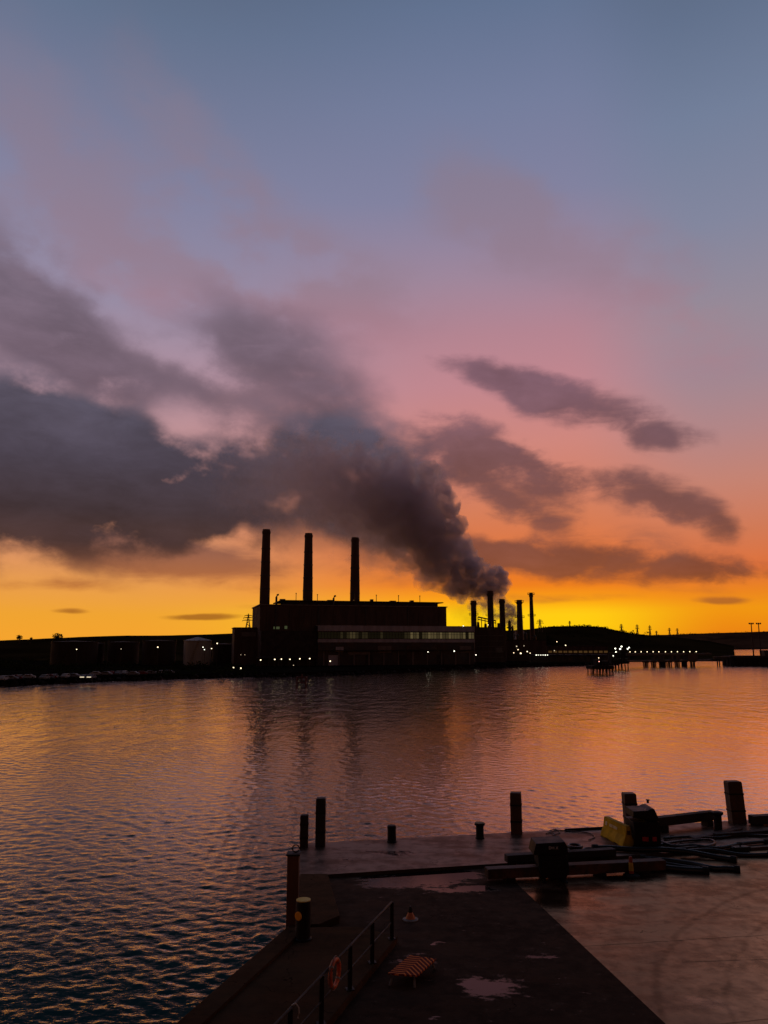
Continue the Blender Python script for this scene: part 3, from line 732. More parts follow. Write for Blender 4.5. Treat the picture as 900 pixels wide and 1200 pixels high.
for px, py, lab, r in ((718.5, 768.5, 'single low lamp at the left edge of the jetty head', .40), (721, 760, 'left floodlight on the jetty head', .62), (721.7, 764, 'lower floodlight under the left one on the jetty head', .5), (726.6, 760.4, 'lower half of the large twin floodlight on the jetty head', .72), (728.2, 757.6, 'upper half of the large twin floodlight on the jetty head', .66), (735.4, 760.4, 'slanting floodlight at the right of the jetty head, lower one', .6), (737, 758.8, 'slanting floodlight at the right of the jetty head, upper one', .56)):
    L(px, py, 392, lab, G_white, r, 'floodlights on the jetty head', 4.2, 'floodlight', 'floodlight')
# long trestle
jx0 = far(736, 765, 425); jx1 = far(835, 765, 455)
je = empty('trestle_jetty', (jx0.x, jx0.y, 0), math.atan2(jx1.y-jx0.y, jx1.x-jx0.x)); tag(je, 'long two level trestle jetty on slim piles with a row of lamps on top', 'jetty')
JL = (jx1-jx0).length; zl = far(780, 774.6, 438).z; zu = far(780, 767.6, 438).z
def ju(px): return (far(px, 770, 440)-jx0).dot((jx1-jx0).normalized())
m = MB(); m.box((JL/2, 1.5, zl), (JL, 3.0, .7)); m.build('lower_deck', M_dark, je)
m = MB(); m.box((JL/2, 1.5, zu+.35), (JL, 2.6, 1.0)); m.build('upper_deck', M_dark, je)
m = MB()
for k in range(3): m.tube([(0, .2+k*.5, zl+.7), (JL, .2+k*.5, zl+.7)], .2, 6)
m.build('pipe_run', M_dark, je)
for px, wd in ((757.5, 1.0), (766, .8), (773, 1.0), (789, 1.3), (798.5, 2.4), (801.5, 1.5)):
    m = MB(); x = ju(px); zz = (zl+zu)/2
    m.box((x, 1.5, zz), (wd, 2, zu-zl))
    for s in (-1, 1): m.box((x+s*(wd/2+.35), 1.5, zu-.35), (.9, 1.8, .5), ry=s*.75)
    m.build('column', M_dark, je)
for px in (741.5, 744, 755.5, 758, 769.5, 772.5, 774.5, 783, 786, 798, 800.5, 811.5, 813.5, 827, 829.2):
    x = ju(px); m = MB(); big = px in (772.5, 774.5, 811.5, 813.5)
    m.tube([(x, .4, -3), (x+.3, .5, zl)], .55 if big else .32, 8); m.tube([(x+.6, 2.6, -3), (x+.3, 2.5, zl)], .55 if big else .32, 8); m.box((x+.3, 1.5, zl-.5), (1.2, 3.2, .5)); m.build('pile', M_timber, je)
m = MB(); x0 = ju(817); x1 = ju(835.5)
m.loft([[(x0, 0, zl), (x1, 0, zl), (x1, 3.4, zl), (x0, 3.4, zl)], [(x0, 0, zu+1.2), (x1, 0, zu+.7), (x1, 3.4, zu+.7), (x0, 3.4, zu+1.2)]]); m.build('pump_house', M_dark, je)
for px in (824, 828.4): m = MB(); m.tube([(ju(px), 1.5, zu+.5), (ju(px), 1.5, zu+3.2)], .12, 5); m.build('vent_pipe', M_dark, je)
ord_ = ('first', 'second', 'third', 'fourth', 'fifth', 'sixth', 'seventh', 'eighth', 'ninth', 'tenth', 'eleventh', 'last')
for i, px in enumerate((738.2, 744.4, 751.3, 758.3, 765.3, 772, 779.7, 786.7, 793.7, 801, 808.3, 815.7)):
    L(px, 763.9-.02*i, 437+.22*i, ord_[i]+' lamp from the left in the evenly spaced row on the long trestle jetty', G_lamp, .42, 'row of lamps on the long jetty', zu+.8, name='jetty_lamp')
# gangway and wharf at the right edge
ga = far(837, 770, 452); gb_ = far(861, 770, 452)
e = empty('gangway', (ga.x, ga.y, 0)); tag(e, 'low gangway joining the long jetty to the dark wharf', 'gangway'); gl = gb_.x-ga.x
zz = far(840, 769.5, 452).z
m = MB(); m.box((gl/2, 1, zz-.7), (gl, 2, 1.5)); m.build('deck', M_dark, e)
for x in (2.0, 3.2, 6.5, 8.6): m = MB(); m.tube([(x, 1, -3), (x, 1, zz-1)], .35, 7); m.build('pile', M_timber, e)
wa = at(858.5, 780.4, 0); zt = far(860, 768.6, wa.y).z
e = empty('wharf', (wa.x, wa.y, 0)); tag(e, 'solid black wharf at the right edge of the water, below two masts', 'wharf')
m = MB(); m.box((32, 9, zt/2-1), (60, 18, zt+2)); m.build('wharf_body', M_timber, e)
m = MB(); m.box((32, .0, zt-.6), (60.4, .5, .6)); m.build('kerb', M_dark, e)
for i in range(3): m = MB(); m.tube([(-.6+i*1.1, .2, -3), (-.6+i*1.1, .2, zt-.5)], .35, 8); m.build('fender_pile', M_timber, e)
m = MB(); m.box((23.5, 6, zt+1.6), (6, 6, 3.2)); m.build('hut', M_dark, e)
for px, lab in ((883.2, 'tall slim lighting mast on the wharf, left one of two'), (891.8, 'tall slim lighting mast on the wharf, right one of two')):
    p = far(px, 768, wa.y+4); t = far(px-2.0, 731.5, wa.y+4); h = t.z-zt
    e = empty('lighting_mast', (p.x, p.y, zt)); tag(e, lab, 'mast', 'lighting masts on the wharf')
    m = MB(); m.tube([(0,0,0), (0,0,h)], [.42,.26], 8); m.build('pole', M_rust, e)
    m = MB(); m.box((0,0,h+.1), (2.6,.5,.3))
    for s in (-1, 0, 1): m.box((s*1.1, -.1, h+.5), (.7,.5,.6), rx=.4)
    m.build('lamp_bar', M_rust, e)
# small beacon frame standing in the water
p = at(346.5, 805.5, 0); q = at(359, 805.5, 0); bw_ = q.x-p.x; bh_ = far(350, 793.5, p.y).z
e = empty('beacon_frame', (p.x, p.y, 0)); tag(e, 'small rust red frame on four legs standing in the water before the power station', 'beacon')
M_red = rough_mat('red_oxide', (.10,.022,.018), .7, .3, 1.5, .1)
for x in (.2, bw_-.2):
    for y in (0, bw_-.4): m = MB(); m.tube([(x, y, -3), (x, y, bh_)], .16, 7); m.build('leg', M_red, e)
m = MB()
for z in (bh_*.98, bh_*.45):
    for y in (0, bw_-.4): m.box((bw_/2, y, z), (bw_, .25, .3))
    for x in (.2, bw_-.2): m.box((x, bw_/2-.2, z), (.25, bw_-.4, .3))
m.build('cross_frame', M_red, e)
m = MB(); m.tube([(bw_/2, bw_/2, bh_*.5), (bw_/2, bw_/2, bh_+.6)], .14, 6); m.box((bw_/2, bw_/2, bh_+.5), (.5,.5,.6)); m.build('marker_post', M_red, e)
# parked cars on the shore at the left
cols = [('white', (.42,.42,.42)), ('silver', (.20,.205,.215)), ('dark red', (.20,.03,.03)), ('grey', (.22,.23,.25))]
random.seed(21)
spots = [(4,794.5),(12,794),(17,793.4),(22,793.2),(33,792.6),(52,793),(58,792.4),(63,792.2),(77,791.6),(86,791.2),(99,792.4),(107,792.4),(112,788.6),(124,788.6),(131,788.2),(139,788),(146,787.6),(156,788.4),(166,788),(176,787.4),(188,787),(197,786.6)]
proto = {}
near_what = ['at the left picture edge', 'second from the left picture edge', 'third from the left picture edge', 'left of the first gap in the row', 'right of the first gap in the row', 'left of three close together', 'middle of three close together', 'right of three close together',
             'below the middle of the broad leftmost tank', 'below the right half of the broad leftmost tank', 'with the left one of two lit headlamps', 'with the right one of two lit headlamps', 'below the gap right of the broad tank', 'first below the second broad tank', 'second below the second broad tank', 'third below the second broad tank',
             'fourth below the second broad tank', 'at the right edge of the second broad tank', 'first below the dark tank beside the pale one', 'second below the dark tank beside the pale one', 'third below the dark tank beside the pale one', 'last on the right, before the pale tank']
for i, (px, py) in enumerate(spots):
    k = i % 4 if i not in (10, 11) else 3
    g = at(px, min(py+3.2, np.interp(px, [x for x, _ in shore_px], [y for _, y in shore_px])-3.4), SH); rz = random.choice((0, math.pi/2, math.pi/2, .3))
    nm, cc = cols[k]
    if k not in proto:
        e = empty('parked_car', g, rz); proto[k] = e
        m = MB()
        prof = [(-2.1,.35),(-2.15,.75),(-1.9,.95),(-1.35,1.0),(-.95,1.42),(.75,1.46),(1.4,1.02),(2.05,.86),(2.15,.55),(2.1,.35)]
        m.loft([[(x, -.85, z) for x, z in prof], [(x, .85, z) for x, z in prof]]); m.build('body', rough_mat('car_paint_'+nm.replace(' ', '_'), cc, .5, .1, 1, 0, spec=.2), e, bevel=.06)
        for y in (-.86, .86): m = MB(); m.box((-.1,y,1.2), (1.5,.02,.3)); m.build('window', M_glass, e)
        for x in (-1.3, 1.35):
            for y in (-.8, .8): m = MB(); m.lathe((x, y, .33), [(.33,-.1),(.33,.1)], 14, Matrix.Rotation(math.pi/2, 3, 'X')); m.build('wheel', M_dark, e)
    else: e = copy_tree(proto[k], g, rz)
    tag(e, nm+' car on the far shore, '+near_what[i], 'car', 'cars parked on the far shore')
    if i in (10, 11):
        m = MB(); m.box((2.17, 0, .65), (.1, 1.3, .22)); m.build('headlight', G_small, e); e.rotation_euler.z = -math.pi/2
# ------------------------------------------------------------------ smoke: real volumes over the refinery
def plume(name, rows, Y, dens_rows, noise_scale, amp, label, col, step=.25, margin=1.9, zflat=1.0):
    """rows: photo centre line (px, py, radius px), left to right; a lumpy tube round it bounds the volume"""
    rows = sorted(rows); P = [far(px, py, Y) for px, py, r in rows]; RR = [r*Y/F for px, py, r in rows]
    x0, x1 = P[0].x, P[-1].x; z0 = min(p.z for p in P)-60; z1 = max(p.z for p in P)+60; rm = max(RR)
    b = MB(); secs = []
    for i in range(61):
        x = x0+(x1-x0)*i/60; z = np.interp(x, [p.x for p in P], [p.z for p in P]); r = np.interp(x, [p.x for p in P], RR)*margin+1.0
        secs.append([(x, Y+r*math.cos(a), z+r*math.sin(a)) for a in (2*math.pi*k/20 for k in range(20))])
    b.loft(secs)
    m = bpy.data.materials.new(name+'_volume'); m.use_nodes = True; t = NT(m.node_tree); t.n.remove(t.n['Principled BSDF'])
    pos = t.new('ShaderNodeNewGeometry').outputs['Position']; X, Yc, Z = t.sep(pos)
    f = t.mr(X, x0, x1, smooth=False)
    def curve(vals, interp='CARDINAL'):
        els = [((p.x-x0)/(x1-x0), (v, v, v, 1)) for p, v in zip(P, vals)]
        return t.ramp(f, els, 'LINEAR')
    zc = t.math('MULTIPLY_ADD', curve([(p.z-z0)/(z1-z0) for p in P]), z1-z0, z0)
    rc = t.math('MULTIPLY', curve([r/rm for r in RR]), rm)
    warp = t.vm('SCALE', t.vm('SUBTRACT', t.noise(pos, noise_scale*.45, 2, .5, color=True), (.5,.5,.5)), 16.0)
    pw = t.vm('ADD', pos, warp)
    n = t.math('ABSOLUTE', t.math('SUBTRACT', t.noise(pw, noise_scale, 2, .5), .5)); n = t.math('MULTIPLY', t.math('SUBTRACT', n, .14), amp*3.2)
    m1 = t.math('ABSOLUTE', t.math('SUBTRACT', t.noise(pos, noise_scale*2.7, 4, .55), .5)); n = t.math('MULTIPLY_ADD', t.math('SUBTRACT', m1, .12), amp*1.9, n)
    dzz = t.math('SUBTRACT', Z, zc); dyy = t.math('SUBTRACT', Yc, Y)
    rad = t.math('DIVIDE', t.vm('LENGTH', t.comb(0.0, dyy, dzz)), rc)
    q = t.math('SUBTRACT', t.math('ADD', n, 1.0), rad)
    dn = t.math('MULTIPLY', t.mr(q, -.02, .16), t.ramp(f, [((far(px, 600, Y).x-x0)/(x1-x0), (v, v, v, 1)) for px, v in dens_rows]))
    v = t.new('ShaderNodeVolumePrincipled'); v.inputs['Color'].default_value = col
    v.inputs['Anisotropy'].default_value = .25; t.put(v.inputs['Density'], dn)
    t.l.new(v.outputs[0], t.n['Material Output'].inputs['Volume']); m.cycles.volume_step_rate = step
    o = b.build(name, m); tag(o, kind='stuff'); o['label'] = label; return o
S.cycles.volume_step_rate = 1.0; S.cycles.volume_max_steps = 256
plume('smoke_plume', [(594,687,7),(584,682,16),(568,681,25),(550,678,31),(526,656,43),(504,632,58),(484,602,70),(440,586,74),(400,574,75),(350,565,74),(300,562,68),(240,560,58)], 512,
      [(240,0),(310,.010),(370,.03),(440,.06),(490,.07),(520,.04),(560,.02),(594,.0)], .050, .80, 'dark smoke rolling left off the refinery stacks into the cloud bank', (.90,.82,.90,1))
plume('thin_vapour', [(522,712,5),(532,716,14),(542,718,20),(552,720,22),(562,716,16),(570,708,6)], 545, [(520,.010),(560,.016)], .12, .8, 'thin orange lit vapour left of the leftmost stack', (.80,.34,.10,1), .3)  # orange dawn light is put into the vapour's own colour

def puff_plume(name, rows, Y, dens_rows, label, col, seed, n, vox):
    """cauliflower smoke: hundreds of puffs merged into one skin, filled with even smoke"""
    rnd = random.Random(seed); rows = sorted(rows); P = [far(px, py, Y) for px, py, r in rows]; RR = [r*Y/F for px, py, r in rows]
    X = [p.x for p in P]; bm = bmesh.new()
    cum = np.cumsum([0]+[(P[i+1]-P[i]).length/((RR[i]+RR[i+1])/2) for i in range(len(P)-1)])
    for i in range(n):
        u = rnd.random()*cum[-1]; x = np.interp(u, cum, X); z = np.interp(x, X, [p.z for p in P]); r = np.interp(x, X, RR)
        surf = rnd.random() < .75
        d = Vector((rnd.gauss(0,1), rnd.gauss(0,1), rnd.gauss(0,1))).normalized()*r*(rnd.uniform(.62,.86) if surf else rnd.random()*.6)
        s = r*(rnd.uniform(.10, .30) if surf else rnd.uniform(.3, .45))
        bmesh.ops.create_icosphere(bm, subdivisions=2, radius=s, matrix=Matrix.Translation((x+d.x, Y+d.y, z+d.z*1.05)))
    me = bpy.data.meshes.new(name); bm.to_mesh(me); bm.free()
    o = bpy.data.objects.new(name, me); COL.objects.link(o)
    md = o.modifiers.new('skin', 'REMESH'); md.mode = 'VOXEL'; md.voxel_size = vox
    sm = o.modifiers.new('soft', 'SMOOTH'); sm.factor = .5; sm.iterations = 2
    bpy.context.view_layer.update()
    me2 = bpy.data.meshes.new_from_object(o.evaluated_get(bpy.context.evaluated_depsgraph_get())); o.modifiers.clear(); o.data = me2; bpy.data.meshes.remove(me); me2.name = name
    for v in me2.vertices:
        k = mnoise.fractal(v.co*.30, 1, 2, 4); v.co += Vector((mnoise.noise(v.co*.5), mnoise.noise(v.co*.5+Vector((9,0,0))), k))*1.2
    m = bpy.data.materials.new(name+'_volume'); m.use_nodes = True; t = NT(m.node_tree); t.n.remove(t.n['Principled BSDF'])
    x, y, z = t.sep(t.new('ShaderNodeNewGeometry').outputs['Position'])
    v = t.new('ShaderNodeVolumePrincipled'); v.inputs['Color'].default_value = col; v.inputs['Anisotropy'].default_value = .3
    f = t.mr(x, X[0], X[-1], smooth=False)
    pz = t.new('ShaderNodeNewGeometry').outputs['Position']
    torn = t.mr(t.noise(pz, .11, 7, .68, .6), .40, .60, .06, 1.6)
    t.put(v.inputs['Density'], t.math('MULTIPLY', torn, t.ramp(f, [((far(px, 600, Y).x-X[0])/(X[-1]-X[0]), (q, q, q, 1)) for px, q in dens_rows])))
    t.l.new(v.outputs[0], t.n['Material Output'].inputs['Volume']); m.cycles.volume_step_rate = .12
    me2.materials.clear(); me2.materials.append(m); tag(o, kind='stuff'); o['label'] = label
    print(name, len(me2.vertices))
puff_plume('smoke_billows', [(592,689,8),(583,683,17),(568,682,25),(550,680,30),(526,661,38),(504,640,50),(484,616,62),(462,597,72),(440,586,78),(410,578,78)], 512,
           [(412,0),(450,.012),(490,.05),(525,.12),(560,.20),(592,.24)], 'dark cauliflower smoke at the head of the plume', (.97,.90,1.0,1), 5, 900, .7)
puff_plume('steam_billows', [(548,706,7),(562,708,16),(578,708,22),(592,716,18),(601,730,12),(607,742,8),(611,754,4)], 534,
           [(548,.05),(575,.14),(600,.22),(611,.14)], 'grey steam billowing between the stacks', (.92,.80,.76,1), 8, 260, .5)
# ------------------------------------------------------------------ the quay we look down on
CAP = DECK+.12
E0 = at(386, 988, CAP); E1 = at(900, 960.5, CAP)
def edge(px, z=CAP):
    """point of the far quay edge under a photo column"""
    d = ray(px, 1000); p0 = Vector((E0.x, E0.y)); e = Vector((E1.x-E0.x, E1.y-E0.y))
    # solve (d.x*t, d.y*t) on the line
    n = Vector((-e.y, e.x)); t = p0.dot(n)/Vector((d.x, d.y)).dot(n); return Vector((d.x*t, d.y*t, z))
C0 = edge(353); EDIR = (E1-E0).normalized(); EN = Vector((EDIR.y, -EDIR.x, 0))        # EN points back towards us
L1 = at(338, 1096); L2 = at(222, 1200); LDIR = (L2-L1).normalized(); L3 = L2+LDIR*30
R1 = E0+EDIR*70; R2 = R1+EN*70
def mark_lines(t, pos, lines, w):
    tot = None
    for a, b in lines:
        d = (b-a); n = Vector((-d.y, d.x, 0)).normalized(); c = t.math('ABSOLUTE', t.math('SUBTRACT', t.vm('DOT_PRODUCT', pos, tuple(n)), a.dot(n)))
        along = t.math('DIVIDE', t.math('SUBTRACT', t.vm('DOT_PRODUCT', pos, tuple(d.normalized())), a.dot(d.normalized())), d.length)
        m = t.math('MULTIPLY', t.mr(c, w*.4, w, 1, 0), t.math('MULTIPLY', t.math('GREATER_THAN', along, 0.0), t.math('LESS_THAN', along, 1.0)))
        tot = m if tot is None else t.math('MAXIMUM', tot, m)
    return tot
def circle3(a, b, c):
    ax, ay, bx, by, cx, cy = a.x, a.y, b.x, b.y, c.x, c.y
    d = 2*(ax*(by-cy)+bx*(cy-ay)+cx*(ay-by))
    x = ((ax*ax+ay*ay)*(by-cy)+(bx*bx+by*by)*(cy-ay)+(cx*cx+cy*cy)*(ay-by))/d; y = ((ax*ax+ay*ay)*(cx-bx)+(bx*bx+by*by)*(ax-cx)+(cx*cx+cy*cy)*(bx-ax))/d
    return Vector((x, y, 0)), math.hypot(ax-x, ay-y)
def deck_blobs(t, vec, rows):
    tot = None; vec = t.vm('MULTIPLY', vec, (1, 1, 0))
    for px, py, rx, ry, st in rows:
        c = at(px, py); sx = (at(px+5, py)-at(px-5, py)).length/10; sy = (at(px, py-4)-at(px, py+4)).length/8
        b = t.blob(vec, c.x, c.y, rx*sx, ry*sy, 0.0, st)
        tot = b if tot is None else t.math('ADD', tot, b)
    return tot
def wet_ground(name, lo, hi, r0, r1, puddles, stains_reflections=(), lines=(), lw=.05, arcs=(), bump=.25, grain=22.0, pud_r=.025, tint=(1.0,.68,.30), refl=1.0):
    m, t, p = material(name)
    pos = t.new('ShaderNodeNewGeometry').outputs['Position']
    n = t.noise(pos, .55, 8, .62); n2 = t.noise(pos, 2.6, 6, .6); n3 = t.noise(pos, grain, 3, .6)
    nb = t.noise(t.mapping(pos, scale=(.5, 1.4, 1)), .9, 7, .62)
    col = t.mix(t.mr(n, .32, .68), tuple(lo)+(1,), tuple(hi)+(1,))
    col = t.mix(t.mr(n2, .35, .7, 0, .45), col, tuple(.55*c for c in lo)+(1,))
    col = t.mix(t.mr(n3, .55, .75, 0, .35), col, tuple(min(1, 1.5*c) for c in hi)+(1,))
    rough = t.mr(nb, .30, .68, r0, r1); rough = t.math('MULTIPLY_ADD', n2, .12, rough)
    wet = None
    speck = t.mr(t.noise(pos, grain*.5, 5, .7), .60, .72); col = t.mix(t.math('MULTIPLY', speck, .6), col, tuple(.3*c for c in lo)+(1,))
    vor = t.new('ShaderNodeTexVoronoi', feature='DISTANCE_TO_EDGE'); t.put(vor.inputs['Vector'], t.vm('ADD', pos, t.vm('SCALE', t.noise(pos, .8, 5, .6, color=True), 1.4))); vor.inputs['Scale'].default_value = .16
    crack = t.math('MULTIPLY', t.mr(vor.outputs['Distance'], .0, .0035, 1, 0), t.mr(n2, .40, .6))
    col = t.mix(crack, col, (.008,.006,.005,1))
    wetk = t.math('MULTIPLY', t.mr(t.math('MULTIPLY_ADD', n2, .5, t.math('MULTIPLY', nb, .6)), .42, .68, .50, 1.30), refl)
    wetk = t.math('MULTIPLY', wetk, t.mr(crack, 0, 1, 1, .3)); wetk = t.math('MULTIPLY', wetk, t.mr(speck, 0, 1, 1, .6))
    if arcs:
        for c, r, w, s in arcs:
            dd = t.math('SUBTRACT', t.vm('DISTANCE', t.mapping(pos, scale=(1,1,0)), tuple(c)), r)
            dd = t.math('ADD', dd, t.math('MULTIPLY', t.math('SUBTRACT', n, .5), .9))
            col = t.mix(t.math('MULTIPLY', t.mr(t.math('ABSOLUTE', dd), w*.15, w, 1, 0), s), col, tuple(.35*c_ for c_ in lo)+(1,))
            wetk = t.math('MULTIPLY', wetk, t.mr(t.math('ABSOLUTE', dd), w*.15, w*1.3, 1-.55*s, 1.0)); wetk = t.math('MULTIPLY', wetk, t.mr(dd, -1.2, .2, 1.12, .86))
            band = t.math('MULTIPLY', t.mr(dd, 0, .5), t.mr(dd, .6, 3.0, 1, 0))
            rough = t.math('MULTIPLY_ADD', band, .10*s, rough)
    if lines:
        ml = mark_lines(t, t.vm('ADD', pos, t.vm('SCALE', t.vm('SUBTRACT', t.noise(pos, 1.5, 4, .6, color=True), (.5,.5,.5)), .12)), lines, lw)
        col = t.mix(t.math('MULTIPLY', ml, .8), col, (.012,.010,.009,1)); rough = t.math('MULTIPLY_ADD', ml, .3, rough)
    wv = t.vm('ADD', pos, t.vm('SCALE', t.vm('SUBTRACT', t.noise(t.mapping(pos, scale=(.6,1.5,1)), .9, 6, .62, color=True), (.5,.5,.5)), 1.7))
    if stains_reflections:
        for row, c in stains_reflections:
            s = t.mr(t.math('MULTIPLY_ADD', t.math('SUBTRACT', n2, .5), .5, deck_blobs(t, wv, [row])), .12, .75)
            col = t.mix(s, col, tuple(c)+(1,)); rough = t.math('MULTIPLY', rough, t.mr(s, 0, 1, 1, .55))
    bh = t.math('MULTIPLY_ADD', n3, .25, t.math('MULTIPLY', n2, .6))
    bs = bump; pud = None
    if puddles:
        s = t.mr(t.math('MULTIPLY_ADD', t.math('SUBTRACT', t.noise(t.mapping(pos, scale=(1,1.8,1)), 3.2, 8, .70), .5), 2.2, deck_blobs(t, wv, puddles)), .18, .62)
        wetk = t.mix(s, wetk, (1,1,1,1)); pud = s
        col = t.mix(s, col, (.010,.009,.009,1)); rough = t.math('MULTIPLY', rough, t.mr(s, 0, 1, 1, .06)); rough = t.math('MAXIMUM', rough, pud_r)
        bs = t.mr(s, 0, 1, bump, 0.0)
    b = t.new('ShaderNodeBump'); b.inputs['Distance'].default_value = .012; t.put(b.inputs['Strength'], bs); t.put(b.inputs['Height'], bh)
    # damp, rust-brown film: what it mirrors comes back brownish
    t.n.remove(p)
    dif = t.new('ShaderNodeBsdfDiffuse'); t.put(dif.inputs[0], col)
    glo = t.new('ShaderNodeBsdfGlossy'); t.put(glo.inputs['Roughness'], rough); t.put(glo.inputs[0], t.mix(pud, tuple(tint)+(1,), (.66,.56,.54,1)) if pud is not None else tuple(tint)+(1,))
    fr = t.new('ShaderNodeFresnel'); fr.inputs[0].default_value = 1.42
    for q in (dif, glo, fr): t.l.new(b.outputs[0], q.inputs['Normal'])
    mx = t.new('ShaderNodeMixShader'); t.put(mx.inputs[0], t.math('MULTIPLY', fr.outputs[0], wetk)); t.l.new(dif.outputs[0], mx.inputs[1]); t.l.new(glo.outputs[0], mx.inputs[2])
    t.l.new(mx.outputs[0], t.n['Material Output'].inputs[0])
    return m
M_asph = wet_ground('wet_asphalt', (.011,.0075,.006), (.026,.018,.014), .50, .80,
    [(455,1033,46,12,1.0),(500,1030,46,12,1.0),(530,1025,44,10,1.1),(555,1042,34,6,.9),(520,1043,36,5,.7),(572,1160,40,16,.72),(552,1150,26,9,.5),(594,1150,30,10,.45),(610,1165,26,8,.35),(628,1118,22,4,.6),(646,1121,16,3,.6),(512,1189,7,3,1.0),(509,1104,7,3,.8),(480,1125,40,9,.35)], bump=.5, refl=.30, tint=(1.0,.68,.50))
c1, r1 = circle3(at(787,1102), at(828,1067), at(892,1042)); c2, r2 = circle3(at(852,1140), at(868,1108), at(905,1078))
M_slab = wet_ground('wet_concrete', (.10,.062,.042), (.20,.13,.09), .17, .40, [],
    stains_reflections=(((655,1052,70,22,.9), (.030,.012,.007)), ((735,1029,52,7,1.0), (.016,.011,.009)), ((690,1040,60,10,.6), (.05,.022,.012)), ((835,1175,40,9,.6), (.075,.075,.085)), ((860,1182,30,6,.4), (.08,.08,.09))),  # rust stains, plus dark reflections under generator and marker post painted into the colour
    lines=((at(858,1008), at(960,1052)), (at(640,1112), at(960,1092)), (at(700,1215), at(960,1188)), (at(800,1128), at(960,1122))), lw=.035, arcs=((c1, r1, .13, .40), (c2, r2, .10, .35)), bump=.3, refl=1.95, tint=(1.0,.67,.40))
M_cap = wet_ground('wet_coping_concrete', (.048,.032,.025), (.09,.062,.048), .26, .46, [(460,1003,60,4,.45),(420,1010,40,4,.3)], bump=.4, refl=.85, tint=(1.0,.72,.58))
M_walk = wet_ground('worn_walkway', (.026,.016,.010), (.050,.032,.020), .55, .85, [], bump=.6, refl=.30, tint=(1.0,.64,.40))
M_side = rough_mat('quay_wall_concrete', (.10,.085,.07), .8, .4, .5, .4, streak=True)

b = MB(); poly = [C0, R1, R2, L3+Vector((0,-4,0)), L3, L2, L1, at(350, 1009)]
b.prism([(p.x, p.y) for p in reversed(poly)], -4, DECK-.004, True)
tag(b.build('quay', M_side), kind='structure')
b = MB(); b.sheet([(p.x, p.y) for p in reversed(poly)] and [Vector((p.x, p.y, DECK)) for p in reversed(poly)]); o = b.build('quay_asphalt', M_asph); tag(o, kind='structure')
# coping strip along the far edge, a step up
n0 = at(350, 1031); n1 = at(560, 1017.5); ND = (n1-n0).normalized(); n2 = n0+ND*72
b = MB(); b.prism([(p.x, p.y) for p in (n0-ND*.0, n2, R1+EN*-.15, C0+EN*-.15)], DECK-.3, CAP); tag(b.build('quay_coping', M_cap), kind='structure')
# concrete apron on the right
s0 = at(604, 1034); s1 = at(780, 1200); sd_ = (s1-s0).normalized(); s2 = s1+sd_*20
# where the coping meets the slab line
q0 = n0+ND*((s0-n0).dot(ND)); q0 = Vector((q0.x, q0.y, 0))+Vector((-ND.y, ND.x, 0))*-.0
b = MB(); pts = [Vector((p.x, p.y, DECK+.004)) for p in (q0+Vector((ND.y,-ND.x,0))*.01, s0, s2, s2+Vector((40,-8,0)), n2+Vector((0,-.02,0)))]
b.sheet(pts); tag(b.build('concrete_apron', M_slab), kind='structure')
# raised walkway and its edge
wk = [at(338.4, 1096), at(372, 1094), at(420, 1094), at(466, 1105), at(384, 1208), at(300, 1320), L2+LDIR*6, L2]
b = MB(); b.prism([(p.x, p.y) for p in wk], DECK-.2, DECK+.18); tag(b.build('walkway', M_walk, bevel=.02), kind='structure')
off_ = Vector((LDIR.y, -LDIR.x, 0)); off_ = off_ if off_.x > 0 else -off_
b = MB(); b.prism([(p.x, p.y) for p in (L1, L1+off_*.55, L2+LDIR*6+off_*.55, L2+LDIR*6)], DECK+.17, DECK+.26); tag(b.build('walkway_kerb', M_walk, bevel=.015), kind='structure')
pl = [at(351.5, 1031.5), at(384, 1031.5), at(398, 1082), at(374, 1092.5), at(345, 1093)]
b = MB(); b.prism([(p.x, p.y) for p in pl], DECK-.2, DECK+.22); o = b.build('concrete_plinth', M_walk, bevel=.02); tag(o, 'wedge shaped concrete plinth beside the tall edge pile', 'plinth')

# ---- posts and bollards
M_pile = rough_mat('dark_timber_pile', (.020,.012,.009), .75, .4, 2.0, .5, streak=True)
M_pileR = rough_mat('red_brown_pile', (.070,.028,.016), .6, .45, 1.6, .5, rust=(.11,.040,.018), streak=True)
M_blk = rough_mat('black_paint', (.012,.011,.011), .60, .3, 2.5, .2, spec=.25)
M_yel = rough_mat('yellow_paint', (.95,.68,.16), .6, .12, 3, .1)
def square_post(pos, w, d, h, mat, label, lean=(0,0), rz=0.0, cap=True, cat='post'):
    e = empty('quay_post', pos, rz); tag(e, label, cat, 'posts along the quay edge')
    m = MB(); c = [(-w/2,-d/2),(w/2,-d/2),(w/2,d/2),(-w/2,d/2)]
    m.loft([[(x, y, -5.0 if k == 0 else z) for x, y in [(q[0]*f+lean[0]*z/h, q[1]*f+lean[1]*z/h) for q in c]] for k, (z, f) in enumerate(((0,1.0),(0.01,1.0),(h*.5,1.0),(h*.96,.99),(h,.90)))])
    m.build('shaft', mat, e, bevel=.015)
    for z in (h*.30, h*.70): m = MB(); m.box((lean[0]*z/h, lean[1]*z/h, z), (w+.03, d+.03, .07)); m.build('iron_strap', M_blk, e)
    return e
def pxm(px, py, z=CAP): return at(px, py, z), (at(px, py, z).y/ray(px, py).y)/F
p, s = pxm(355, 998); square_post(edge(355)+EN*.35, 9.4*s, .32, 1.25, M_pile, 'shorter of the twin dark posts at the far left quay corner')
p, s = pxm(374, 998); square_post(edge(374)+EN*.35, 11.6*s, .40, 1.88, M_pile, 'taller of the twin dark posts at the far left quay corner')
p, s = pxm(606, 978); square_post(edge(606)+EN*.02, 13*s, .45, 1.72, M_pileR, 'square post with a rusty left face, standing behind the hooded machine', rz=-.22)
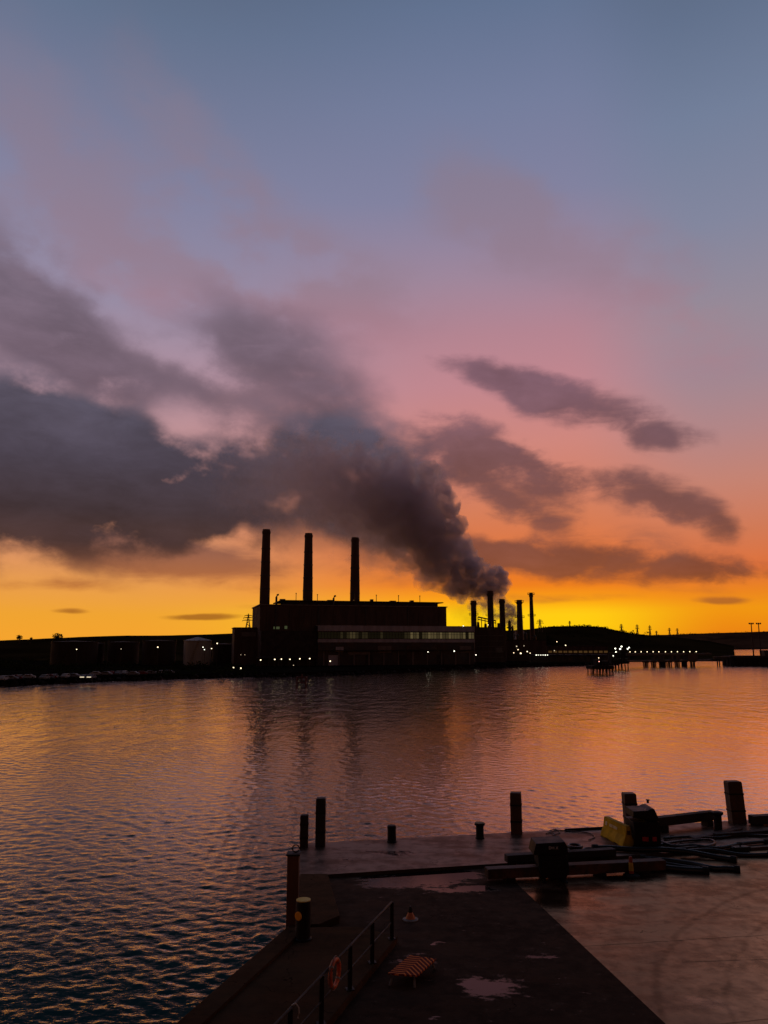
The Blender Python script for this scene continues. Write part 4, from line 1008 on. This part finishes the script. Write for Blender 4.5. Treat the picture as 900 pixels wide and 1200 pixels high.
p, s = pxm(737, 968); square_post(edge(740.5)+EN*.1, 14*s, .5, 1.50, M_pileR, 'square post right behind the yellow barrier', lean=(-.06,0))
p, s = pxm(860, 967); square_post(edge(863)+EN*.25, 17.5*s, .45, 1.86, M_pileR, 'thickest square post, leaning left near the right edge', lean=(-.10,0), rz=.08)
# tall edge pile on the left
pp = at(344, 1094.5); e = empty('edge_pile', (pp.x-.05, pp.y+.1, 0)); tag(e, 'tall red brown steel pile rising past the left quay edge', 'pile')
m = MB(); m.box((0,0,DECK/2+1.08-1.5), (.34,.36,DECK+2.16+3)); m.build('shaft', M_pileR, e, bevel=.02)
m = MB(); m.box((0,0,6.18), (.40,.42,.05)); m.build('cap_plate', M_blk, e)
m = MB(); m.tube([(.06+.10*math.cos(a), 0, 6.32+.10*math.sin(a)) for a in (k*math.pi/8 for k in range(17))], .018, 6, cap=False); m.build('ring', M_blk, e)
def bollard(pos, r, h, label, flare=1.0, capm=None, capr=None):
    e = empty('bollard', pos); tag(e, label, 'bollard', 'bollards along the quay edge')
    m = MB(); m.lathe((0,0,0), [(r*1.15,-.3),(r*1.15,.04),(r,.06),(r*.98,h*.80),(r*flare,h*.90),(r*flare,h*.985),(r*flare*.94,h)], 24); m.build('post', M_blk, e, smooth=False)
    m = MB(); m.lathe((0,0,h), [(capr or r*.9,.002),(capr or r*.9,.022),((capr or r*.9)*.8,.03)], 24); m.build('cap', capm or M_blk, e); return e
p, s = pxm(457, 987); bollard(edge(457)+EN*.35, 5.2*s, .64, 'plain short black bollard on the far quay edge')
p, s = pxm(558, 981); bollard(edge(558)+EN*.55, 4.6*s, .62, 'short bollard with a flared dull yellow top on the far quay edge', 1.35, rough_mat('dull_yellow_cap', (.16,.12,.03), .6, .3, 3, .1), 4.6*s*1.25)
p, s = pxm(354, 1104, DECK+.18)
e = bollard(p+Vector((0,.2,0)), 9*s, 1.02, 'black bollard with a yellow top and a yellow disc on its side', 1.0, M_yel, 8.6*s); e['group'] = 'bollards along the quay edge'
m = MB(); dirv = Vector((-.55,-.84,0)); m.lathe(dirv*(9*s)+Vector((0,0,.66)), [(.115,-.01),(.115,.018),(.09,.024)], 20, Vector((0,0,1)).rotation_difference(dirv).to_matrix()); m.build('reflector_disc', rough_mat('amber_reflector', (.95,.42,.02), .5, .1, 4, 0), e)
p, s = pxm(842, 974); e = bollard(p, 4.6*s, .82, 'mooring bollard with a wide mushroom head at the end of the long fender beam', 1.45)
m = MB(); m.tube([(-.1,0,.72),(-.42,-.02,.80)], [.06,.03], 8); m.build('horn', M_blk, e)

# ---- railing and lifebuoy
rt = DECK+.18+.94
tops = [at(459,1058,rt), at(436,1082,rt), at(410,1109.4,rt), at(377,1144.5,rt), at(340,1183.5,rt)]
d0 = (tops[-1]-tops[0]).normalized(); tops = [tops[0]+d0*((q-tops[0]).dot(d0)) for q in tops]; tops += [tops[-1]+d0*2.0*k for k in (1,2)]
e = empty('railing', (tops[0].x, tops[0].y, DECK+.18)); tag(e, 'dark tube railing running along the walkway at the bottom left', 'railing')
o0 = Vector((tops[0].x, tops[0].y, DECK+.18))
for q in tops: m = MB(); m.box(q-o0-Vector((0,0,.46)), (.10,.07,.96), rz=.3); m.box(q-o0-Vector((0,0,.93)), (.2,.2,.02), rz=.3); m.build('post', M_blk, e, bevel=.006)
M_galv = rough_mat('galvanised_tube', (.05,.04,.035), .7, .3, 4, .05, spec=.2)
m = MB(); m.tube([q-o0+Vector((0,0,.02)) for q in tops], .030, 10); m.build('top_rail', M_galv, e, smooth=True)
m = MB(); m.tube([q-o0-Vector((0,0,.5)) for q in tops], .020, 8); m.build('middle_rail', M_galv, e, smooth=True)
u_ = (tops[-1]-tops[0]).normalized(); w_ax = Vector((0,0,1)); lc = at(386, 1137, rt-.06)+Vector((.075,0,0))
lc = tops[0]+u_*((lc-tops[0]).dot(u_))+Vector((.09,-.02,-.12))
m = MB(); RB = .27
seg = [lc+u_*RB*math.cos(a)+w_ax*RB*math.sin(a) for a in (2*math.pi*k/40 for k in range(41))]
e = empty('lifebuoy', lc); tag(e, 'orange lifebuoy hanging on the walkway railing', 'lifebuoy')
m.tube([q-lc for q in seg], .050, 12, cap=False); m.build('ring', rough_mat('orange_foam', (.62,.10,.02), .5, .2, 5, .1), e, smooth=True)
for k in (0.12, .37, .62, .87):
    m = MB(); a0_ = k*2*math.pi; m.tube([u_*RB*math.cos(a)+w_ax*RB*math.sin(a) for a in (a0_-.09, a0_, a0_+.09)], .055, 12); m.build('white_band', rough_mat('reflective_band', (.30,.22,.16), .6, .1, 5, 0), e, smooth=True)
m = MB(); m.tube([u_*(RB+.07)*math.cos(a)+w_ax*(RB+.07)*math.sin(a)*(.97+.05*math.cos(4*a)) for a in (2*math.pi*k/48 for k in range(49))], .012, 6, cap=False); m.build('grab_line', rough_mat('grey_rope', (.2,.17,.14), .8, .2, 8, 0), e)
e = empty('rope_hook', tops[4]+Vector((.14,.1,.0))); tag(e, 'small pale rope end hooked over the railing at the bottom left', 'rope')
m = MB(); m.tube([(-.12,-.03,.05),(-.04,0,.075),(.02,0,.0),(.03,.0,-.10),(.01,.02,-.2)], .018, 6); m.build('rope', rough_mat('pale_rope', (.5,.45,.38), .8, .2, 8, 0), e)

# ---- chevron board on legs
M_org = rough_mat('orange_board', (.62,.17,.045), .45, .12, 3, .05)
def chevron_mat(c, ax, ay, wlen, wid):
    m, t, p = material('chevron_board')
    oc = t.new('ShaderNodeTexCoord').outputs['Object']; x, y, z = t.sep(oc)
    v = t.math('ADD', t.math('MULTIPLY', y, 1/.15), t.math('MULTIPLY', t.math('ABSOLUTE', x), 1/.17))
    s = t.mr(t.math('ABSOLUTE', t.math('SUBTRACT', t.math('FRACT', v), .5)), .17, .20)
    n = t.noise(oc, 9, 5, .6)
    col = t.mix(s, (.95,.25,.055,1), (.16,.014,.008,1)); col = t.mix(t.mr(n, .5, .75, 0, .4), col, (.10,.03,.015,1))
    t.put(p.inputs['Base Color'], col); p.inputs['Roughness'].default_value = .8; p.inputs['Specular IOR Level'].default_value = .15; return m
zb = DECK+.27
k0, k1, k2, k3 = at(454.5,1140.5,zb), at(480.5,1119,zb), at(511,1123.5,zb), at(489,1143,zb)
cb_ = (k0+k1+k2+k3)/4; e = empty('striped_barrier', (cb_.x, cb_.y, DECK), math.atan2((k1-k0).y, (k1-k0).x)-math.pi/2)
tag(e, 'orange and dark red chevron striped board lying on short white legs', 'barrier board')
inv = Matrix.Rotation(-e.rotation_euler.z, 4, 'Z') @ Matrix.Translation(-Vector((cb_.x, cb_.y, DECK)))
q = [inv @ k for k in (k0,k1,k2,k3)]
m = MB(); m.loft([[(v.x, v.y, v.z-.035) for v in q], [(v.x, v.y, v.z) for v in q]]); m.build('board', chevron_mat(0,0,0,0,0), e)
M_wht = rough_mat('white_tube', (.20,.18,.16), .6, .15, 3, .05)
for f in (0.10, .9):
    for a_, b__ in ((q[0], q[3]), (q[1], q[2])):
        g = a_.lerp(b__, f); m = MB(); m.tube([(g.x, g.y, .25), (g.x*.98, g.y*.96, .13), (g.x*1.06, g.y*1.05, .0)], .028, 8); m.build('leg', M_wht, e)
# ---- small squat cone
p = at(481, 1078); e = empty('traffic_cone', p, .3); tag(e, 'small squat traffic cone with an orange body and pale rim on the asphalt', 'traffic cone')
m = MB(); m.lathe((0,0,0), [(.24,0),(.24,.03),(.18,.05)], 22); m.build('base', M_wht, e)
m = MB(); m.lathe((0,0,.05), [(.15,0),(.11,.09),(.07,.17)], 20); m.build('cone_body', M_org, e)
m = MB(); m.lathe((0,0,.22), [(.07,0),(.05,.10),(.03,.17)], 16); m.build('cone_tip', M_blk, e)
# ---- slim bollard cone near the machines
p = at(740, 1027); e = empty('delineator_post', p); tag(e, 'slim marker post with a red top and yellow lower half on a rubber foot', 'marker post')
m = MB(); m.lathe((0,0,0), [(.30,0),(.30,.05),(.24,.09),(.10,.11)], 20); m.build('rubber_foot', M_blk, e)
m = MB(); m.lathe((0,0,.10), [(.095,0),(.088,.10)], 16); m.build('red_band', rough_mat('red_plastic', (.30,.03,.015), .5, .2, 4, 0), e)
m = MB(); m.lathe((0,0,.2), [(.088,0),(.075,.28)], 16); m.build('yellow_band', rough_mat('yellow_plastic', (.62,.40,.06), .5, .15, 4, 0), e)
m = MB(); m.lathe((0,0,.48), [(.074,0),(.06,.16),(.05,.2),(.02,.21)], 16); m.build('red_top', rough_mat('red_plastic', (.30,.03,.015), .5, .2, 4, 0), e)

# ---- machines
def machine(name, label, px0, py0, prof, depth, legs, wide=0.0):
    base = at(px0, py0); s = (base.y/ray(px0, py0).y)/F; k = 1/math.cos(R(14))
    e = empty(name, base); tag(e, label, 'machine', 'machines on the quay')
    pr = [((x-px0)*s, (py0-y)*s*.91) for x, y in prof]
    return e, pr, s
def extr(pr, y0, y1, inset=0.0): return [[(x, y0, z) for x, z in pr], [(x, y1, z) for x, z in pr]]
M_mach = rough_mat('machine_paint', (.010,.011,.013), .62, .3, 3, .1, spec=.2)
e, pr, s = machine('generator', 'black hooded generator on two short legs, left of the yellow barrier', 648, 1035.5, [(626,1001),(629.5,987),(664,985),(667,991),(667,1001)], .95, None)
m = MB(); m.loft(extr(pr, 0, .95)); m.build('hood', M_mach, e, bevel=.02)
pr2 = [((x-648)*s, (1035.5-y)*s*.90) for x, y in ((632,1001.3),(666.4,1001.3),(668.5,1020),(664.5,1029),(636.5,1029.5),(632.5,1014))]
m = MB(); m.loft(extr(pr2, .03, .92)); m.build('body', M_mach, e, bevel=.02)
for x in (639, 663):
    for y in (.1, .85): m = MB(); m.tube([((x-648)*s, y, 0), ((x-648)*s, y, .26)], .045, 10); m.build('leg', M_blk, e)
for x in (639, 663):
    m = MB(); m.box(((x-648)*s, .47, .025), (.16, .95, .05)); m.build('skid', M_blk, e)
m = MB(); m.box((.02,-.015,.55), (.8,.03,.40)); m.build('grille', M_blk, e)
m = MB()
for z in np.arange(.40, .72, .05): m.box((.02,-.035,z), (.74,.02,.02))
m.build('grille_slats', M_mach, e)
def text_mesh(name, body, size, mat, parent, loc, rot):
    c = bpy.data.curves.new(name, 'FONT'); c.body = body; c.size = size; c.extrude = .002; c.align_x = 'CENTER'
    o = bpy.data.objects.new(name+'_tmp', c); COL.objects.link(o); bpy.context.view_layer.update()
    me = bpy.data.meshes.new_from_object(o.evaluated_get(bpy.context.evaluated_depsgraph_get())); bpy.data.objects.remove(o)
    me.materials.clear(); me.materials.append(mat)
    o = bpy.data.objects.new(name, me); COL.objects.link(o); o.parent = parent; o.location = loc; o.rotation_euler = rot; return o
M_let = rough_mat('white_lettering', (.75,.75,.75), .5, .1, 5, 0)
text_mesh('lettering', 'DH X', .14, M_let, e, ((650-648)*s, -.012, (1035.5-997.5)*s), (math.pi/2, 0, 0))
e, pr, s = machine('pump_set', 'tall black pump set with two red lamps low on its front, behind the yellow barrier', 760, 997.5, [(744,957),(745,949),(762,948),(766,946),(770,946),(774,956),(775,962)], 1.0, None)
m = MB(); m.loft(extr(pr, .02, 1.1)); m.build('hood', M_mach, e, bevel=.03)
pr2 = [((x-760)*s, (997.5-y)*s*.91) for x, y in ((744,962.3),(775,962.3),(775.5,992),(745.5,992))]
m = MB(); m.loft(extr(pr2, 0, 1.15)); m.build('body', M_mach, e, bevel=.02)
m = MB(); m.box(((760.5-760)*s, .55, .09), (1.15, 1.25, .16)); m.build('skid', M_blk, e)
M_redl = rough_mat('red_lens', (.45,.025,.03), .3, .1, 5, 0)
for x, w in ((757, .25), (767.8, .17)): m = MB(); m.box(((x-760)*s, -.02, (997.5-984)*s), (w,.04,.17)); m.build('red_lamp', M_redl, e, bevel=.012)
m = MB(); m.lathe(((768-760)*s, .6, (997.5-947)*s), [(.05,0),(.05,.1),(.08,.12),(.08,.14)], 12); m.build('exhaust_pipe', M_blk, e)
m = MB(); m.box(((758.8-760)*s, -.0, (997.5-951.2)*s), (.06,.03,.06)); m.build('badge', M_let, e)
# ---- yellow plastic barrier
N0 = at(737.5, 995.8); N1 = at(711, 982); dv = N1-N0; LN = dv.length
e = empty('water_barrier', N0, math.atan2(dv.y, dv.x)); tag(e, 'yellow plastic road barrier with pale lettering, its near end towards us', 'barrier')
half = [(.30,.0),(.30,.17),(.25,.30),(.14,.52),(.095,.80),(.085,.88)]
def sect(x, f=1.0, zlo=0.0): return [(x, -y*f, max(z, zlo)) for y, z in half]+[(x, y*f, max(z, zlo)) for y, z in reversed(half)]
secs = [sect(0,.96), sect(.05), sect(.38), sect(.40,1,.15), sect(.74,1,.15), sect(.76), sect(LN-.80), sect(LN-.78,1,.15), sect(LN-.42,1,.15), sect(LN-.40), sect(LN-.05), sect(LN,.96)]
m = MB(); m.loft(secs); m.build('body', rough_mat('yellow_barrier_plastic', (.62,.41,.022), .75, .25, 2.2, .15, spec=.15), e)
m = MB(); m.box((LN/2,0,.895), (LN-.1,.17,.03)); m.build('top_ridge', rough_mat('pale_yellow', (.55,.37,.04), .7, .2, 2, .05, spec=.15), e)
m = MB(); m.box((LN*.5,.0,.66), (LN+.10,.12,.16)); m.build('hinge_lug', rough_mat('brown_plastic', (.09,.04,.02), .5, .2, 2, .05), e)
def lettering_marks(items):
    m = MB(); random.seed(4)
    y = lambda z: np.interp(z, [.52,.80], [.14,.095])+.012
    for x, w in items or ((LN-.62,.05),(LN-.71,.04),(LN-.80,.05),(LN-.92,.04),(LN-1.02,.05),(LN-1.12,.05),(LN-1.22,.03)):
        z = .67; hgt = .15 if w > .08 else .11; w *= 1.35
        m.box((x, y(z), z), (w, .012, hgt), rx=.16)
        if w > .045: m.box((x+.012, y(z)+.004, z), (.02, .012, hgt*.3), rx=.16)
    return m
lettering_marks(None).build('lettering', rough_mat('pale_lettering', (.92,.86,.55), .6, .1, 5, 0), e)
lettering_marks([(LN-.28,.10)]).build('emblem', rough_mat('pale_lettering', (.92,.86,.55), .6, .1, 5, 0), e)
# ---- beams, logs and planks
def beam(name, a, b_, w, h, lift, mat, label, cat, mat2=None, blocks=2, group=None):
    d = b_-a; e = empty(name, a, math.atan2(d.y, d.x)); tag(e, label, cat, group); LL = d.length
    m = MB(); m.box((LL/2, 0, lift+h/2), (LL, w, h)); m.build('beam_body', mat, e, bevel=.02)
    if lift > .02:
        for k in range(blocks): m = MB(); m.box((LL*(.12+.76*k/max(1, blocks-1)), 0, lift/2), (.35, w*1.15, lift)); m.build('bearer', M_blk, e, bevel=.01)
    if mat2:
        m = MB(); m.box((-.012, 0, lift+h/2), (.024, w*.98, h*.98)); m.build('end_plate', mat2, e)
    return e
M_rb = rough_mat('rusty_beam', (.035,.014,.008), .7, .4, 1.4, .3, rust=(.12,.042,.018))
beam('steel_beam', at(571,1032.5), at(778,1021.5), .40, .34, .10, M_rb, 'long rusty steel beam lying on bearers in front of the generator', 'beam', M_rb, 4)
beam('timber_baulk', at(593,1012,CAP), at(720,1004,CAP), .35, .26, .06, M_pile, 'long black timber baulk lying behind the rusty beam', 'timber', None, 3)
a_ = at(768,975,CAP); b_ = at(837,966.5,CAP)
beam('fender_beam', a_, b_, .36, .38, .24, M_pile, 'thick black fender beam raised on blocks, ending at the mushroom bollard', 'beam', None, 2)
beam('fender_log', at(880.5,967,CAP), at(935,963.5,CAP), .40, .38, .04, M_pile, 'black fender log lying on the quay edge at the right', 'log', None, 2)
beam('steel_plank', at(812,984.5,CAP), at(866,973,CAP), .34, .06, .05, M_rb, 'brown plank lying askew before the thick leaning post', 'plank', None, 2)
beam('steel_channel', at(838,982,CAP), at(925,976,CAP), .26, .16, .03, M_pile, 'dark steel channel lying flat at the right edge', 'channel', None, 2)
beam('edge_rail', edge(662)+EN*.1, edge(735)+EN*.1, .10, .10, 0, M_blk, 'low dark rail along the quay edge left of the yellow barrier', 'rail')
# ---- hoses, cables and coils
M_hose = rough_mat('black_rubber', (.012,.012,.013), .35, .3, 6, .15)
def smoothpath(pts, n=10):
    out = []
    for i in range(len(pts)-1):
        p0, p1, p2, p3 = pts[max(i-1,0)], pts[i], pts[i+1], pts[min(i+2, len(pts)-1)]
        for k in range(n):
            t = k/n; out.append(.5*((2*p1)+(p2-p0)*t+(2*p0-5*p1+4*p2-p3)*t*t+(3*p1-p0-3*p2+p3)*t*t*t))
    return out+[pts[-1]]
def hose(pp, r, label, mat=None, cat='hose', name='hose', couple=True, group='hoses on the quay'):
    pts = [at(x, y)+Vector((0,0,r+.002+(z[0] if z else 0))) for x, y, *z in pp]
    c = pts[0].copy(); c.z = DECK; P = [q-c for q in smoothpath(pts)]
    if not couple:
        m = MB(); m.tube(P, r, 8); o = m.build(name, mat or M_hose, smooth=True); o.location = c; tag(o, label, cat, group); return
    e = empty(name, c); tag(e, label, cat, group)
    m = MB(); m.tube(P, r, 10); m.build('hose_body', mat or M_hose, e, smooth=True)
    for a, b in ((P[0], P[1]), (P[-1], P[-2])):
        d = (b-a).normalized(); m = MB(); m.tube([a-d*.05, a+d*.16], r*1.35, 12); m.build('coupling', M_blk, e)
z0 = .13
hose([(696,1001,z0),(716,1001,z0),(744,1003,z0),(776,1003,z0),(808,1005,.1),(840,1008,0),(862,1011,0)], .105, 'thick black hose from the barrier foot to the open apron, ending furthest back of three')
hose([(752,1009,.0),(784,1012,0),(812,1016,0),(836,1021,0),(850,1021,0),(866,1022.5,0)], .10, 'thick black hose with a swollen end lying out on the apron')
hose([(742,1020,.0),(770,1020,0),(800,1023,0),(829,1024.5,0)], .115, 'thickest black hose, its end just left of the swollen one')
hose([(758,1014,.1),(790,1017,.0),(815,1020.5,.0),(826,1021,.0)], .085, 'black hose squeezed between two thicker ones beside the marker post')
hose([(770,996,z0),(792,992,z0),(812,990,z0),(832,989.5,z0),(838,993,z0),(828,997,z0),(806,999,z0),(790,1001,z0)], .05, 'thin hose looped back on itself right of the pump set', couple=False, mat=M_hose)
hose([(778,988,z0),(806,986,z0),(840,987,z0),(866,984,z0),(905,985,z0)], .055, 'thin dark hose running along the coping to the right edge', couple=False)
hose([(800,1004,.10),(832,1002,.10),(868,1004.5,0),(905,1004,0)], .085, 'straight black hose with a bright wet line below it, at the right edge')
hose([(772,991,z0),(790,998,z0),(812,997,z0),(840,1000,z0),(868,995,z0),(900,992,z0)], .07, 'black hose snaking under the dark coupling at the right')
hose([(640,981,z0),(652,977,z0),(664,978,z0),(680,979,z0),(692,981,z0),(697,985,z0),(690,989,z0)], .022, 'thin cable curling on the coping above the generator', couple=False, cat='cable', name='cable', group='cables on the coping')
hose([(648,983,z0),(656,979.5,z0),(651,976,z0),(643,978.5,z0),(652,982,z0)], .02, 'small knot of thin rope on the coping right of the rusty post', couple=False, cat='rope', name='rope_coil', group='cables on the coping')
hose([(770,1000,z0),(778,989,z0),(786,984,z0),(800,988,z0),(786,1000,.12)], .02, 'thin cable arched over the hoses beside the pump set', couple=False, cat='cable', name='cable', group='cables on the coping')
p = at(674, 1001, CAP); e = empty('hose_coil', p); tag(e, 'black coil of hose beside the right side of the generator', 'hose coil')
for k in range(3): m = MB(); m.tube([(.26*math.cos(a), .26*math.sin(a), .08+.11*k) for a in (2*math.pi*j/24 for j in range(25))], .06, 8, cap=False); m.build('turn', M_hose, e, smooth=True)
p = at(693, 1000, CAP); e = empty('rope_loop', p); tag(e, 'single thick loop of black rope left of the barrier foot', 'rope')
m = MB(); m.tube([(.25*math.cos(a)+.06*math.sin(2*a), .34*math.sin(a), .06+.05*math.sin(a)) for a in (2*math.pi*j/28 for j in range(29))], .045, 8, cap=False); m.build('rope', M_hose, e, smooth=True)
p = at(868, 999, DECK); e = empty('valve_block', p, .2); tag(e, 'low dark valve block with handwheel among the hoses at the right', 'valve')
m = MB(); m.box((0,0,.13), (.62,.3,.22)); m.build('block_body', rough_mat('dark_green_paint', (.012,.022,.016), .4, .3, 3, .1), e, bevel=.02)
m = MB(); m.tube([(0,0,.24),(0,0,.36)], .03, 8); m.tube([(.12*math.cos(a),.12*math.sin(a),.36) for a in (2*math.pi*j/16 for j in range(17))], .016, 6, cap=False); m.build('handwheel', M_blk, e)
for sx in (-1, 1): m = MB(); m.tube([(sx*.3,0,.13),(sx*.42,0,.13)], .09, 12); m.build('flange', M_blk, e)
